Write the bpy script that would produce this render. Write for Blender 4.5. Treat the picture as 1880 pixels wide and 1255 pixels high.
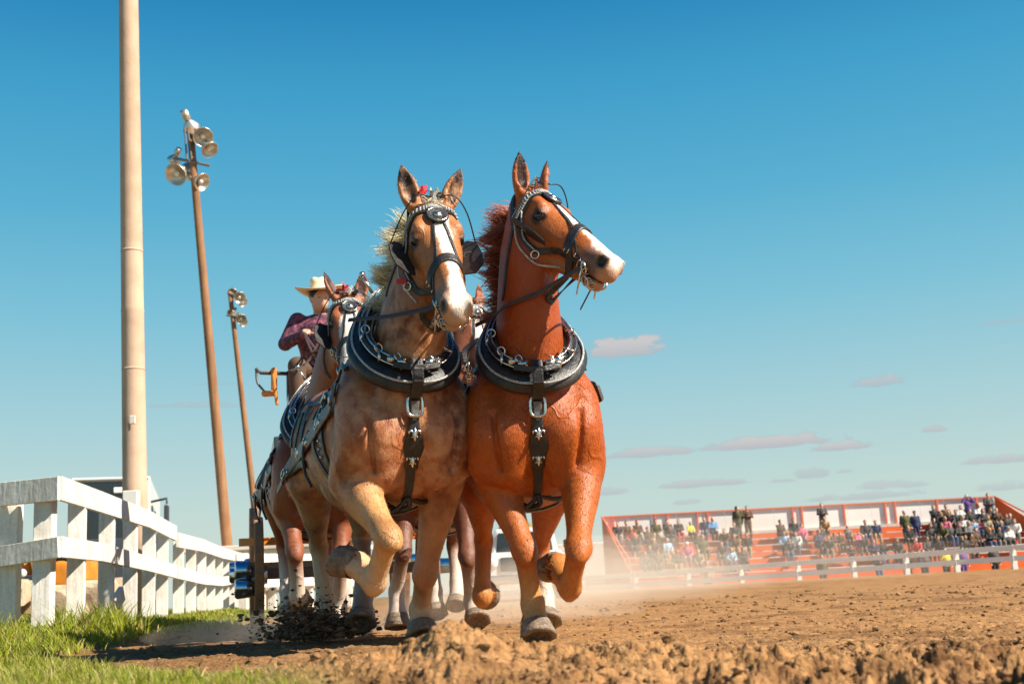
import bpy, bmesh, math, random
import numpy as np
from mathutils import Vector, Matrix
from mathutils.bvhtree import BVHTree
from mathutils import noise as mnoise

for o in list(bpy.data.objects):
    bpy.data.objects.remove(o)
SC = bpy.context.scene
COL = SC.collection
rnd = random.Random(7)

# ------------------------------------------------------------------ camera
CAM_H, FPX, PITCH, ROLL = 0.26, 2230.0, 11.53, -3.0
cam_data = bpy.data.cameras.new('camera')
cam = bpy.data.objects.new('camera', cam_data)
COL.objects.link(cam)
cam_data.sensor_width = 36.0
cam_data.lens = 36.0 * FPX / 1880.0
cam_data.clip_start = 0.05
cam_data.clip_end = 20000
cam.matrix_world = (Matrix.Translation((0, 0, CAM_H)) @ Matrix.Rotation(math.radians(90 + PITCH), 4, 'X')
                    @ Matrix.Rotation(math.radians(ROLL), 4, 'Z'))
cam_data.dof.use_dof = True
cam_data.dof.focus_distance = 6.5
cam_data.dof.aperture_fstop = 4.2
SC.camera = cam
RCAM = np.array(cam.matrix_world.to_3x3())

def at(px, py, Y):
    """world point that stands at ground distance Y along the ray of a place in the photograph"""
    d = RCAM @ np.array([(px - 940) / FPX, -(py - 627.5) / FPX, -1.0])
    return np.array([0, 0, CAM_H]) + d * (Y / d[1])

# ------------------------------------------------------------------ light
SUN_AZ, SUN_EL = 69.0, 42.0          # degrees to the right of straight behind the camera
sv = Vector((math.sin(math.radians(SUN_AZ)) * math.cos(math.radians(SUN_EL)),
             -math.cos(math.radians(SUN_AZ)) * math.cos(math.radians(SUN_EL)),
             math.sin(math.radians(SUN_EL))))
sl = bpy.data.lights.new('sun', 'SUN')
sl.energy = 5.0
sl.angle = math.radians(0.5)
sl.color = (1.0, 0.92, 0.79)
so = bpy.data.objects.new('sun', sl)
so.rotation_euler = (-sv).to_track_quat('-Z', 'Y').to_euler()
so.location = sv * 50
COL.objects.link(so)

EXPO = 0.90
W = bpy.data.worlds.new('World')
SC.world = W
W.use_nodes = True
def build_world():
    nt = W.node_tree
    N = nt.nodes
    N.clear()
    out = N.new('ShaderNodeOutputWorld')
    bg = N.new('ShaderNodeBackground')
    bg.inputs['Strength'].default_value = 0.125
    sky = N.new('ShaderNodeTexSky')
    sky.sky_type = 'NISHITA'
    sky.sun_disc = False
    sky.sun_elevation = math.radians(SUN_EL)
    sky.sun_rotation = math.radians(180 - SUN_AZ)
    sky.air_density = 1.0
    sky.dust_density = 0.6
    sky.ozone_density = 2.0
    ramp = N.new('ShaderNodeValToRGB')
    cr = ramp.color_ramp
    stops = [(0.0, (206, 218, 208)), (4, (192, 214, 208)), (8, (166, 206, 212)), (13, (124, 192, 213)), (18, (86, 174, 208)),
             (23, (60, 158, 201)), (28, (26, 130, 184)), (45, (10, 90, 150)), (90, (8, 70, 130))]
    while len(cr.elements) < len(stops): cr.elements.new(0.5)
    for e_, (deg, c_) in zip(cr.elements, stops):
        e_.position = math.sin(math.radians(deg))
        e_.color = (*[((q / 255 + .055) / 1.055) ** 2.4 if q > 10 else q / 255 / 12.92 for q in c_], 1)
    tcr = N.new('ShaderNodeTexCoord'); spr = N.new('ShaderNodeSeparateXYZ')
    nt.links.new(tcr.outputs['Generated'], spr.inputs[0]); nt.links.new(spr.outputs[2], ramp.inputs[0])
    vm = N.new('ShaderNodeVectorMath'); vm.operation = 'SCALE'; vm.inputs['Scale'].default_value = 1 / 0.125 / 2 ** EXPO
    nt.links.new(ramp.outputs[0], vm.inputs[0])
    mxs = N.new('ShaderNodeMixRGB'); mxs.inputs[0].default_value = 0.96
    nt.links.new(sky.outputs[0], mxs.inputs[1]); nt.links.new(vm.outputs[0], mxs.inputs[2])
    last = mxs.outputs[0]
    # small flat-based clouds low over the horizon, by direction
    def math_n(op, a, b=None, c=None, clamp=False):
        m = N.new('ShaderNodeMath'); m.operation = op; m.use_clamp = clamp
        for i, v in enumerate((a, b, c)):
            if v is None: continue
            if isinstance(v, (int, float)): m.inputs[i].default_value = v
            else: nt.links.new(v, m.inputs[i])
        return m.outputs[0]
    tc = N.new('ShaderNodeTexCoord')
    sep = N.new('ShaderNodeSeparateXYZ')
    nt.links.new(tc.outputs['Generated'], sep.inputs[0])
    az = math_n('ARCTAN2', sep.outputs[0], sep.outputs[1])
    el = math_n('ARCSINE', sep.outputs[2])
    comb = N.new('ShaderNodeCombineXYZ')
    nt.links.new(az, comb.inputs[0]); nt.links.new(math_n('MULTIPLY', el, 2.2), comb.inputs[1])
    ns = N.new('ShaderNodeTexNoise'); ns.inputs['Scale'].default_value = 42; ns.inputs['Detail'].default_value = 5
    ns.inputs['Roughness'].default_value = 0.66
    nt.links.new(comb.outputs[0], ns.inputs['Vector'])
    n0 = math_n('SUBTRACT', ns.outputs['Fac'], 0.5)
    ns2 = N.new('ShaderNodeTexNoise'); ns2.inputs['Scale'].default_value = 130; ns2.inputs['Detail'].default_value = 3
    nt.links.new(comb.outputs[0], ns2.inputs['Vector'])
    total = None; shade = None
    for (px, py, wx, hy, op) in CLOUDS:
        d = at(px, py, 1.0) - np.array([0, 0, CAM_H]); d /= np.linalg.norm(d)
        a0 = math.atan2(d[0], d[1]); e0 = math.asin(d[2])
        rx = wx * 1.1 / FPX; ry = hy * 1.35 / FPX; op = min(.9, op * 1.35)
        dx = math_n('DIVIDE', math_n('SUBTRACT', az, a0), rx)
        dy = math_n('DIVIDE', math_n('SUBTRACT', el, e0), ry)
        dyb = math_n('MAXIMUM', dy, math_n('MULTIPLY', dy, -3.0))     # flatter under side
        r2 = math_n('ADD', math_n('MULTIPLY', dx, dx), math_n('MULTIPLY', dyb, dyb))
        v = math_n('SUBTRACT', 1.2, r2)
        v = math_n('ADD', v, math_n('MULTIPLY', n0, 4.6))
        v = math_n('MULTIPLY', v, 1.6, clamp=True)
        env = math_n('SUBTRACT', 1.9, r2, clamp=True)
        v = math_n('MULTIPLY', math_n('MULTIPLY', v, env), op)
        sh = math_n('MULTIPLY', v, math_n('ADD', math_n('MULTIPLY', dy, 0.5), 0.45, clamp=True))
        total = v if total is None else math_n('MAXIMUM', total, v)
        shade = sh if shade is None else math_n('MAXIMUM', shade, sh)
    mc = N.new('ShaderNodeMixRGB')
    mc.inputs[1].default_value = (1.6, 1.86, 2.14, 1); mc.inputs[2].default_value = (2.7, 2.5, 2.5, 1)
    nt.links.new(math_n('MULTIPLY', shade, 1.5, clamp=True), mc.inputs[0])
    mx = N.new('ShaderNodeMixRGB')
    nt.links.new(total, mx.inputs[0]); nt.links.new(last, mx.inputs[1]); nt.links.new(mc.outputs[0], mx.inputs[2])
    nt.links.new(mx.outputs[0], bg.inputs[0])
    nt.links.new(bg.outputs[0], out.inputs[0])
CLOUDS = [(1150, 645, 75, 22, .75), (1625, 703, 45, 11, .45), (1717, 790, 20, 7, .5), (1425, 815, 105, 14, .65),
          (1545, 822, 48, 9, .6), (1190, 834, 75, 11, .55), (1840, 846, 52, 8, .5), (1290, 890, 78, 8, .5),
          (1495, 872, 28, 11, .4), (1120, 905, 30, 8, .45), (1430, 884, 26, 4, .4), (1640, 893, 50, 9, .35),
          (1600, 912, 90, 8, .4), (1850, 895, 50, 9, .3), (360, 745, 70, 7, .3), (1850, 591, 45, 4, .25),
          (1265, 923, 26, 5, .3), (1550, 866, 14, 4, .3), (390, 705, 40, 5, .2)]
build_world()
SC.view_settings.view_transform = 'Standard'
SC.view_settings.look = 'None'
SC.view_settings.exposure = EXPO
SC.view_settings.gamma = 1.0
SC.render.engine = 'CYCLES'
SC.cycles.volume_bounces = 3
SC.cycles.volume_step_rate = 4.0
SC.cycles.volume_max_steps = 128

# ------------------------------------------------------------------ helpers
def srgb(h):
    h = h.lstrip('#')
    c = [int(h[i:i + 2], 16) / 255 for i in (0, 2, 4)]
    return tuple(x / 12.92 if x <= .04045 else ((x + .055) / 1.055) ** 2.4 for x in c)

def link(o, parent=None):
    COL.objects.link(o)
    if parent is not None:
        o.parent = parent
    return o

def tag(o, label=None, cat=None, group=None, kind=None):
    if label: o['label'] = label
    if cat: o['category'] = cat
    if group: o['group'] = group
    if kind: o['kind'] = kind
    return o

def thing(name, label, cat, loc=(0, 0, 0), group=None):
    o = bpy.data.objects.new(name, None)
    o.empty_display_size = 0.2
    o.location = loc
    link(o)
    return tag(o, label, cat, group)

def mesh_obj(name, verts, faces, mat=None, parent=None, smooth=False, color=None):
    me = bpy.data.meshes.new(name)
    me.from_pydata([tuple(map(float, v)) for v in verts], [], [tuple(map(int, f)) for f in faces] if not isinstance(faces, list) else faces)
    me.update()
    if smooth:
        me.polygons.foreach_set('use_smooth', np.ones(len(me.polygons), dtype=bool))
    if color is not None:
        ca = me.color_attributes.new('col', 'FLOAT_COLOR', 'POINT')
        c4 = np.ones((len(verts), 4), dtype=np.float32); c4[:, :3] = color
        ca.data.foreach_set('color', c4.ravel())
    if mat: me.materials.append(mat)
    o = bpy.data.objects.new(name, me)
    link(o)
    if parent is not None:
        o.parent = parent
        # geometry given in world coordinates: keep it there under its thing
        o.matrix_parent_inverse = Matrix.Translation(-Vector(parent_world(parent)))
    return o

def parent_world(p):
    w = Vector((0, 0, 0))
    if p.type == 'EMPTY':
        w = Vector(p.location)
    elif p.parent is not None:
        w = Vector((0, 0, 0))
    return w

def tr_frame(t, ref=(0, 0, 1)):
    t = np.asarray(t, float); t = t / (np.linalg.norm(t) + 1e-9)
    r = np.asarray(ref, float)
    if abs(t @ r) > .95: r = np.array([1., 0, 0])
    s = np.cross(t, r); s /= np.linalg.norm(s)
    return t, s, np.cross(s, t)

def translucent(m_, amt):
    nt = m_.node_tree; b = nt.nodes['Principled BSDF']; out = [n for n in nt.nodes if n.type == 'OUTPUT_MATERIAL'][0]
    t = nt.nodes.new('ShaderNodeBsdfTranslucent'); mx = nt.nodes.new('ShaderNodeMixShader'); mx.inputs[0].default_value = amt
    src = b.inputs['Base Color'].links[0].from_socket
    nt.links.new(src, t.inputs[0]); nt.links.new(b.outputs[0], mx.inputs[1]); nt.links.new(t.outputs[0], mx.inputs[2]); nt.links.new(mx.outputs[0], out.inputs[0])

class MB:
    """collects verts and faces of one part"""
    def __init__(s): s.v = []; s.f = []
    def add(s, v, f):
        n = len(s.v); s.v.extend([tuple(map(float, q)) for q in v]); s.f.extend([tuple(i + n for i in q) for q in f])
    def box(s, c, size, R=None, taper=None):
        hx, hy, hz = [q / 2 for q in size]
        P = np.array([[x, y, z] for z in (-hz, hz) for x, y in ((-hx, -hy), (hx, -hy), (hx, hy), (-hx, hy))])
        if taper: P[4:, :2] *= taper
        if R is not None: P = P @ np.asarray(R).T
        s.add(P + np.asarray(c), [(3, 2, 1, 0), (4, 5, 6, 7), (0, 1, 5, 4), (1, 2, 6, 5), (2, 3, 7, 6), (3, 0, 4, 7)])
    def beam(s, p0, p1, w, t, up=(0, 0, 1), e=0.0):
        """rectangular bar, w across (side), t along up"""
        p0 = np.asarray(p0, float); p1 = np.asarray(p1, float)
        T, S, U = tr_frame(p1 - p0, up)
        p0 = p0 - T * e; p1 = p1 + T * e
        P = [p + S * a * w / 2 + U * b * t / 2 for p in (p0, p1) for a, b in ((-1, -1), (1, -1), (1, 1), (-1, 1))]
        s.add(P, [(0, 1, 2, 3), (7, 6, 5, 4), (0, 4, 5, 1), (1, 5, 6, 2), (2, 6, 7, 3), (3, 7, 4, 0)])
    def tube(s, pts, r, n=8, closed=False, cap=True):
        pts = [np.asarray(p, float) for p in pts]
        m = len(pts)
        rs = [r] * m if isinstance(r, (int, float)) else list(r)
        V = []; ref = np.array([0, 0, 1.])
        prevS = None
        for i in range(m):
            a = pts[(i - 1) % m] if (closed or i > 0) else pts[i]
            b = pts[(i + 1) % m] if (closed or i < m - 1) else pts[i]
            T = b - a; T /= (np.linalg.norm(T) + 1e-9)
            if prevS is None:
                T, S, U = tr_frame(T, ref)
            else:
                S = prevS - T * (prevS @ T); S /= (np.linalg.norm(S) + 1e-9); U = np.cross(S, T)
            prevS = S
            for k in range(n):
                an = 2 * math.pi * k / n
                V.append(pts[i] + (S * math.cos(an) + U * math.sin(an)) * rs[i])
        F = []
        for i in range(m if closed else m - 1):
            j = (i + 1) % m
            for k in range(n):
                l = (k + 1) % n
                F.append((i * n + k, i * n + l, j * n + l, j * n + k))
        if cap and not closed:
            F.append(tuple(range(n - 1, -1, -1))); F.append(tuple((m - 1) * n + k for k in range(n)))
        s.add(V, F)
    def lathe(s, c, axis, prof, n=20, sq=1.0):
        """prof = [(dist along axis, radius)]"""
        T, S, U = tr_frame(axis)
        V = []; F = []
        for (h, r) in prof:
            for k in range(n):
                an = 2 * math.pi * k / n
                V.append(np.asarray(c) + T * h + (S * math.cos(an) + U * math.sin(an) * sq) * r)
        for i in range(len(prof) - 1):
            for k in range(n):
                l = (k + 1) % n
                F.append((i * n + k, i * n + l, (i + 1) * n + l, (i + 1) * n + k))
        F.append(tuple(range(n - 1, -1, -1))); F.append(tuple((len(prof) - 1) * n + k for k in range(n)))
        s.add(V, F)
    def ribbon(s, pts, nrm, w, t):
        """flat strap: centre points, outward normals, width, thickness (rounded a little)"""
        m = len(pts); V = []
        ws = [w] * m if isinstance(w, (int, float)) else list(w)
        for i in range(m):
            T = np.asarray(pts[min(i + 1, m - 1)]) - np.asarray(pts[max(i - 1, 0)])
            T = T / (np.linalg.norm(T) + 1e-9)
            N_ = np.asarray(nrm[i]); N_ = N_ - T * (N_ @ T); N_ /= (np.linalg.norm(N_) + 1e-9)
            S = np.cross(T, N_)
            for a, b in ((-.5, 0), (-.5, .7), (-.36, 1), (.36, 1), (.5, .7), (.5, 0)):
                V.append(np.asarray(pts[i]) + S * a * ws[i] + N_ * b * t)
        F = []
        for i in range(m - 1):
            for k in range(6):
                l = (k + 1) % 6
                F.append((i * 6 + k, (i + 1) * 6 + k, (i + 1) * 6 + l, i * 6 + l))
        F.append(tuple(range(6))); F.append(tuple((m - 1) * 6 + k for k in range(5, -1, -1)))
        s.add(V, F)
    def ringtube(s, pts, rad, axr, ctr, ax, n=14):
        m = len(pts); V = []; F = []
        for i in range(m):
            T = pts[(i + 1) % m] - pts[(i - 1) % m]; T = T / np.linalg.norm(T)
            d = pts[i] - ctr; d = d - ax * (d @ ax) - T * (d @ T); d /= np.linalg.norm(d)
            for k in range(n):
                an = 2 * math.pi * k / n; V.append(pts[i] + d * math.cos(an) * rad[i] + ax * math.sin(an) * axr[i])
        for i in range(m):
            j = (i + 1) % m
            for k in range(n):
                l = (k + 1) % n; F.append((i * n + k, j * n + k, j * n + l, i * n + l))
        s.add(V, F)
    def torus(s, c, axis, R, r, n=18, m=7, sx=1.0, sy=1.0, up=(0, 0, 1)):
        T, S, U = tr_frame(axis, up)
        s.tube([np.asarray(c) + S * math.cos(2 * math.pi * k / n) * R * sx + U * math.sin(2 * math.pi * k / n) * R * sy for k in range(n)], r, m, closed=True)
    def build(s, name, mat, parent=None, smooth=False, bevel=0, loc=None):
        v = s.v
        o = mesh_obj(name, v, s.f, mat, parent, smooth)
        if bevel:
            b = o.modifiers.new('bevel', 'BEVEL'); b.width = bevel; b.segments = 2; b.limit_method = 'ANGLE'
        return o

def lerp(a, b, t): return np.asarray(a, float) * (1 - t) + np.asarray(b, float) * t

def catmull(P, n):
    P = [np.asarray(p, float) for p in P]
    Q = [2 * P[0] - P[1]] + P + [2 * P[-1] - P[-2]]
    out = []
    for i in range(1, len(Q) - 2):
        for k in range(n):
            t = k / n
            a, b, c, d = Q[i - 1], Q[i], Q[i + 1], Q[i + 2]
            out.append(.5 * ((2 * b) + (c - a) * t + (2 * a - 5 * b + 4 * c - d) * t * t + (3 * b - a - 3 * c + d) * t ** 3))
    out.append(P[-1])
    return out

# ------------------------------------------------------------------ materials
MATS = {}
def mat(name, color, rough=.6, metal=0.0, spec=.5, bump=None, var=None, attr=False, varmask=False, veins=0, coat=0.0, sheen=0.0):
    """color linear rgb; var=(scale, amount, colour2, stretch); bump=(scale, strength, stretch)"""
    if name in MATS: return MATS[name]
    m = bpy.data.materials.new(name); m.use_nodes = True
    nt = m.node_tree; b = nt.nodes['Principled BSDF']
    b.inputs['Roughness'].default_value = rough
    b.inputs['Metallic'].default_value = metal
    b.inputs['Specular IOR Level'].default_value = spec
    if coat: b.inputs['Coat Weight'].default_value = coat
    if sheen: b.inputs['Sheen Weight'].default_value = sheen
    tc = nt.nodes.new('ShaderNodeTexCoord')
    if attr:
        at_ = nt.nodes.new('ShaderNodeVertexColor'); at_.layer_name = 'col'; base = at_.outputs[0]
    else:
        r_ = nt.nodes.new('ShaderNodeRGB'); r_.outputs[0].default_value = (*color, 1); base = r_.outputs[0]
    def nz(scale, st, detail=5):
        mp = nt.nodes.new('ShaderNodeMapping'); mp.inputs['Scale'].default_value = st or (1, 1, 1)
        nt.links.new(tc.outputs['Object'], mp.inputs[0])
        n = nt.nodes.new('ShaderNodeTexNoise'); n.inputs['Scale'].default_value = scale; n.inputs['Detail'].default_value = detail
        nt.links.new(mp.outputs[0], n.inputs['Vector'])
        return n.outputs['Fac']
    if var:
        for vv in (var if isinstance(var, list) else [var]):
            sc, amt, c2, st = (list(vv) + [None])[:4]
            rp = nt.nodes.new('ShaderNodeValToRGB')
            rp.color_ramp.elements[0].position = .42; rp.color_ramp.elements[1].position = .62
            rp.color_ramp.elements[0].color = (0, 0, 0, 1); rp.color_ramp.elements[1].color = (amt, amt, amt, 1)
            nt.links.new(nz(sc, st), rp.inputs[0])
            mx = nt.nodes.new('ShaderNodeMixRGB'); 
            if c2 == 'mul': mx.blend_type = 'MULTIPLY'; mx.inputs[2].default_value = (.35, .33, .3, 1)
            elif isinstance(c2, tuple) and len(c2) == 4: mx.blend_type = 'MULTIPLY'; mx.inputs[2].default_value = c2
            else: mx.inputs[2].default_value = (*c2, 1)
            fac = rp.outputs[0]
            if varmask:
                mm = nt.nodes.new('ShaderNodeMath'); mm.operation = 'MULTIPLY'
                nt.links.new(fac, mm.inputs[0]); nt.links.new(at_.outputs[1], mm.inputs[1]); fac = mm.outputs[0]
            nt.links.new(fac, mx.inputs[0]); nt.links.new(base, mx.inputs[1]); base = mx.outputs[0]
    nt.links.new(base, b.inputs['Base Color'])
    if bump:
        prev = None
        if veins:
            a_ = nz(4.2, (1, 1, .55), 2); b_ = nz(2.1, None, 1)
            s1 = nt.nodes.new('ShaderNodeMath'); s1.operation = 'SUBTRACT'; s1.inputs[1].default_value = .5; nt.links.new(a_, s1.inputs[0])
            s2 = nt.nodes.new('ShaderNodeMath'); s2.operation = 'ABSOLUTE'; nt.links.new(s1.outputs[0], s2.inputs[0])
            mr = nt.nodes.new('ShaderNodeMapRange'); mr.inputs[1].default_value = 0; mr.inputs[2].default_value = .022; mr.inputs[3].default_value = 1; mr.inputs[4].default_value = 0; mr.interpolation_type = 'SMOOTHSTEP'
            nt.links.new(s2.outputs[0], mr.inputs[0])
            m2 = nt.nodes.new('ShaderNodeMapRange'); m2.inputs[1].default_value = .48; m2.inputs[2].default_value = .62; nt.links.new(b_, m2.inputs[0])
            m3 = nt.nodes.new('ShaderNodeMath'); m3.operation = 'MULTIPLY'; nt.links.new(mr.outputs[0], m3.inputs[0]); nt.links.new(m2.outputs[0], m3.inputs[1])
            bp = nt.nodes.new('ShaderNodeBump'); bp.inputs['Strength'].default_value = veins; bp.inputs['Distance'].default_value = .012
            nt.links.new(m3.outputs[0], bp.inputs['Height']); prev = bp.outputs[0]
        for bb in (bump if isinstance(bump, list) else [bump]):
            sc, stg, st = (list(bb) + [None])[:3]
            bp = nt.nodes.new('ShaderNodeBump'); bp.inputs['Strength'].default_value = stg; bp.inputs['Distance'].default_value = .02
            nt.links.new(nz(sc, st), bp.inputs['Height'])
            if prev is not None: nt.links.new(prev, bp.inputs['Normal'])
            prev = bp.outputs[0]
        nt.links.new(prev, b.inputs['Normal'])
    MATS[name] = m
    return m

M_EYE = mat('horse_eye', (.006, .004, .003), rough=.08, spec=.8)
M_LEATHER = mat('black_leather', (.014, .013, .014), rough=.42, spec=.5, bump=[(120, .2), (25, .25)], var=[(14, .5, (.05, .042, .036)), (60, .4, (.035, .03, .026))])
M_BROWNLEATHER = mat('worn_brown_leather', (.07, .04, .028), rough=.5, bump=(90, .2))
M_CHROME = mat('polished_metal', (.74, .71, .66), rough=.24, metal=1.0, bump=(40, .15), var=(30, .5, (.45, .40, .34)))
M_WHITEBRAID = mat('white_braid', (.62, .60, .56), rough=.5, bump=(260, .5), var=(140, .7, (.08, .08, .08)))
M_GREYPAD = mat('grey_leather', (.16, .155, .15), rough=.5, bump=(70, .25), var=(30, .5, (.06, .06, .06)))
M_RED = mat('red_ribbon', (.55, .02, .03), rough=.5)
M_LAMPGLASS = mat('old_lamp_glass', (.42, .34, .24), rough=.2, spec=.7, var=(6, .5, (.8, .75, .7)))
M_HOOF = mat('hoof_horn', (.20, .145, .10), rough=.6, bump=(60, .3), var=[(12, .7, (.36, .25, .16)), (40, .5, (.04, .03, .025))])

# ------------------------------------------------------------------ smooth implicit bodies (one continuous surface each)
class Prim:
    def __init__(s, p0, p1, a0, b0, a1, b1, side=(1, 0, 0), cap=None, col=None, col1=None, k=.03, neg=False, name=''):
        s.p0 = np.asarray(p0, float); s.p1 = np.asarray(p1, float)
        s.a0, s.b0, s.a1, s.b1 = a0, b0, a1, b1
        ax = s.p1 - s.p0; s.L = np.linalg.norm(ax)
        s.w = ax / s.L if s.L > 1e-6 else np.array([0, 0, 1.])
        sd = np.asarray(side, float); sd = sd - s.w * (sd @ s.w)
        if np.linalg.norm(sd) < 1e-3: sd = np.cross(s.w, [0.3, 1, .2])
        s.s = sd / np.linalg.norm(sd); s.n = np.cross(s.w, s.s)
        s.cap = cap; s.k = k; s.neg = neg; s.name = name
        s.c0 = np.array(col if col is not None else (0, 0, 0), float); s.c1 = np.array(col1 if col1 is not None else s.c0, float)
        s.colored = col is not None
    def ev(s, x, y, z):
        qx, qy, qz = x - s.p0[0], y - s.p0[1], z - s.p0[2]
        al = qx * s.w[0] + qy * s.w[1] + qz * s.w[2]
        L = max(s.L, 1e-6)
        t = np.clip(al / L, 0, 1)
        ov = al - t * s.L
        u = qx * s.s[0] + qy * s.s[1] + qz * s.s[2]
        v = qx * s.n[0] + qy * s.n[1] + qz * s.n[2]
        a = s.a0 + (s.a1 - s.a0) * t; b = s.b0 + (s.b1 - s.b0) * t
        mn = np.minimum(a, b)
        c = s.cap if s.cap else mn
        e = np.sqrt((u / a) ** 2 + (v / b) ** 2 + (ov / c) ** 2)
        return (e - 1) * mn, t
class Chain:
    """a limb or trunk of smoothly changing section: stations (point, side radius, other radius, colour)"""
    def __init__(s, st, side=(1, 0, 0), k=.03, n=5, colored=True, neg=False):
        P = catmull([np.concatenate([np.asarray(q[0], float), [q[1], q[2]], np.asarray(q[3] if len(q) > 3 and q[3] is not None else (0, 0, 0), float)]) for q in st], n)
        s.seg = [Prim(a[:3], b[:3], a[3], a[4], b[3], b[4], side=side, col=a[5:], col1=b[5:], k=k, neg=neg) for a, b in zip(P[:-1], P[1:])]
        s.k = k; s.neg = neg; s.colored = colored
        s.a0 = s.b0 = s.a1 = s.b1 = max(max(q[1], q[2]) for q in st); s.cap = None; s.L = 1
        al = np.array([q[:3] for q in P]); s.p0 = al.min(0); s.p1 = al.max(0)
    def ev(s, x, y, z):
        D = None; T = None
        for q in s.seg:
            d, t = q.ev(x, y, z)
            D = d if D is None else np.minimum(D, d)
        return D, 0
    def flat(s): return s.seg
def flat_prims(prims):
    out = []
    for p in prims:
        out += p.flat() if isinstance(p, Chain) else [p]
    return out
def ell(c, r, ax=(0, 0, 1), side=(1, 0, 0), **kw):
    """ellipsoid: r = (side, other, along)"""
    c = np.asarray(c, float); ax = np.asarray(ax, float); ax = ax / np.linalg.norm(ax)
    return Prim(c, c + ax * 1e-5, r[0], r[1], r[0], r[1], side=side, cap=r[2], **kw)

def fix_ell(p):
    return p

def sdf_mesh(prims, h):
    for p in prims:
        if p.L < 1e-4: # ellipsoid axis
            pass
    lo = np.min([np.minimum(p.p0, p.p1) - max(p.a0, p.b0, p.a1, p.b1, p.cap or 0) for p in prims if not p.neg], axis=0) - .03
    hi = np.max([np.maximum(p.p0, p.p1) + max(p.a0, p.b0, p.a1, p.b1, p.cap or 0) for p in prims if not p.neg], axis=0) + .03
    n = np.ceil((hi - lo) / h).astype(int) + 1
    X = (lo[0] + h * np.arange(n[0])).astype(np.float32); Y = (lo[1] + h * np.arange(n[1])).astype(np.float32); Z = (lo[2] + h * np.arange(n[2])).astype(np.float32)
    D = np.full(n, .5, dtype=np.float32)
    for p in prims:
        m = max(p.a0, p.b0, p.a1, p.b1, p.cap or 0) + p.k + 2 * h
        # tight window per end radius
        r0 = max(p.a0, p.b0, p.cap or 0) + p.k * 1.2 + 2 * h; r1 = max(p.a1, p.b1, p.cap or 0) + p.k * 1.2 + 2 * h
        wl = np.minimum(p.p0 - r0, p.p1 - r1); wh = np.maximum(p.p0 + r0, p.p1 + r1)
        i0 = np.clip(np.floor((wl - lo) / h).astype(int), 0, n); i1 = np.clip(np.ceil((wh - lo) / h).astype(int) + 1, 0, n)
        if np.any(i1 <= i0): continue
        sl_ = tuple(slice(a, b) for a, b in zip(i0, i1))
        d, _ = p.ev(X[sl_[0]][:, None, None], Y[sl_[1]][None, :, None], Z[sl_[2]][None, None, :])
        d = d.astype(np.float32)
        A = D[sl_]
        k = p.k
        if p.neg:
            q = np.clip(.5 - .5 * (A + d) / k, 0, 1)
            D[sl_] = A + (-d - A) * q + k * q * (1 - q)
        else:
            q = np.clip(.5 + .5 * (A - d) / k, 0, 1)
            D[sl_] = A + (d - A) * q - k * q * (1 - q)
    S = D < 0
    c = [S[a:n[0] - 1 + a, b:n[1] - 1 + b, e:n[2] - 1 + e] for a in (0, 1) for b in (0, 1) for e in (0, 1)]
    allv = c[0].copy(); anyv = c[0].copy()
    for q in c[1:]:
        allv &= q; anyv |= q
    act = anyv & ~allv
    I = np.argwhere(act)
    idm = np.full(act.shape, -1, dtype=np.int32); idm[act] = np.arange(len(I))
    acc = np.zeros((len(I), 3)); cnt = np.zeros(len(I))
    cor = [(a, b, e) for a in (0, 1) for b in (0, 1) for e in (0, 1)]
    vals = {q: D[I[:, 0] + q[0], I[:, 1] + q[1], I[:, 2] + q[2]] for q in cor}
    for q in cor:
        for ax in range(3):
            if q[ax] == 0:
                r = list(q); r[ax] = 1; r = tuple(r)
                va, vb = vals[q], vals[r]
                m = (va < 0) != (vb < 0)
                t = np.where(m, va / np.where(m, va - vb, 1), 0)
                pos = np.tile(np.array(q, float), (len(I), 1)); pos[:, ax] += t
                acc[m] += pos[m]; cnt[m] += 1
    V = lo + h * (I + acc / cnt[:, None])
    F = []
    for ax in range(3):
        b_, c_ = [(1, 2), (2, 0), (0, 1)][ax]
        s0 = [slice(None)] * 3; s1 = [slice(None)] * 3
        s0[ax] = slice(0, n[ax] - 1); s1[ax] = slice(1, n[ax])
        A0, A1 = S[tuple(s0)], S[tuple(s1)]
        E = np.argwhere(A0 != A1)
        E = E[(E[:, b_] > 0) & (E[:, c_] > 0) & (E[:, b_] < n[b_] - 1) & (E[:, c_] < n[c_] - 1)]
        fl = A0[E[:, 0], E[:, 1], E[:, 2]]
        def g(db, dc):
            Q = E.copy(); Q[:, b_] -= db; Q[:, c_] -= dc
            return idm[Q[:, 0], Q[:, 1], Q[:, 2]]
        q = np.stack([g(0, 0), g(1, 0), g(1, 1), g(0, 1)], axis=1)
        q[~fl] = q[~fl][:, ::-1]
        F.append(q)
    F = np.concatenate(F)
    F = F[(F >= 0).all(axis=1)]
    return V, F

def relax(V, F, it=2, lam=.5):
    for _ in range(it):
        acc = np.zeros_like(V); cnt = np.zeros(len(V))
        for a, b in ((0, 1), (1, 2), (2, 3), (3, 0)):
            np.add.at(acc, F[:, a], V[F[:, b]]); np.add.at(cnt, F[:, a], 1)
        V = V + lam * (acc / cnt[:, None] - V)
    return V

def prim_colors(V, prims, soft=.012):
    W_ = np.zeros(len(V)); C = np.zeros((len(V), 3))
    for p in flat_prims(prims):
        if p.neg or not p.colored: continue
        d, t = p.ev(V[:, 0], V[:, 1], V[:, 2])
        w = np.exp(-np.clip(d, -.03, .5) / soft)
        C += w[:, None] * (p.c0 + (p.c1 - p.c0) * t[:, None]); W_ += w
    return C / np.maximum(W_, 1e-12)[:, None]

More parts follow.
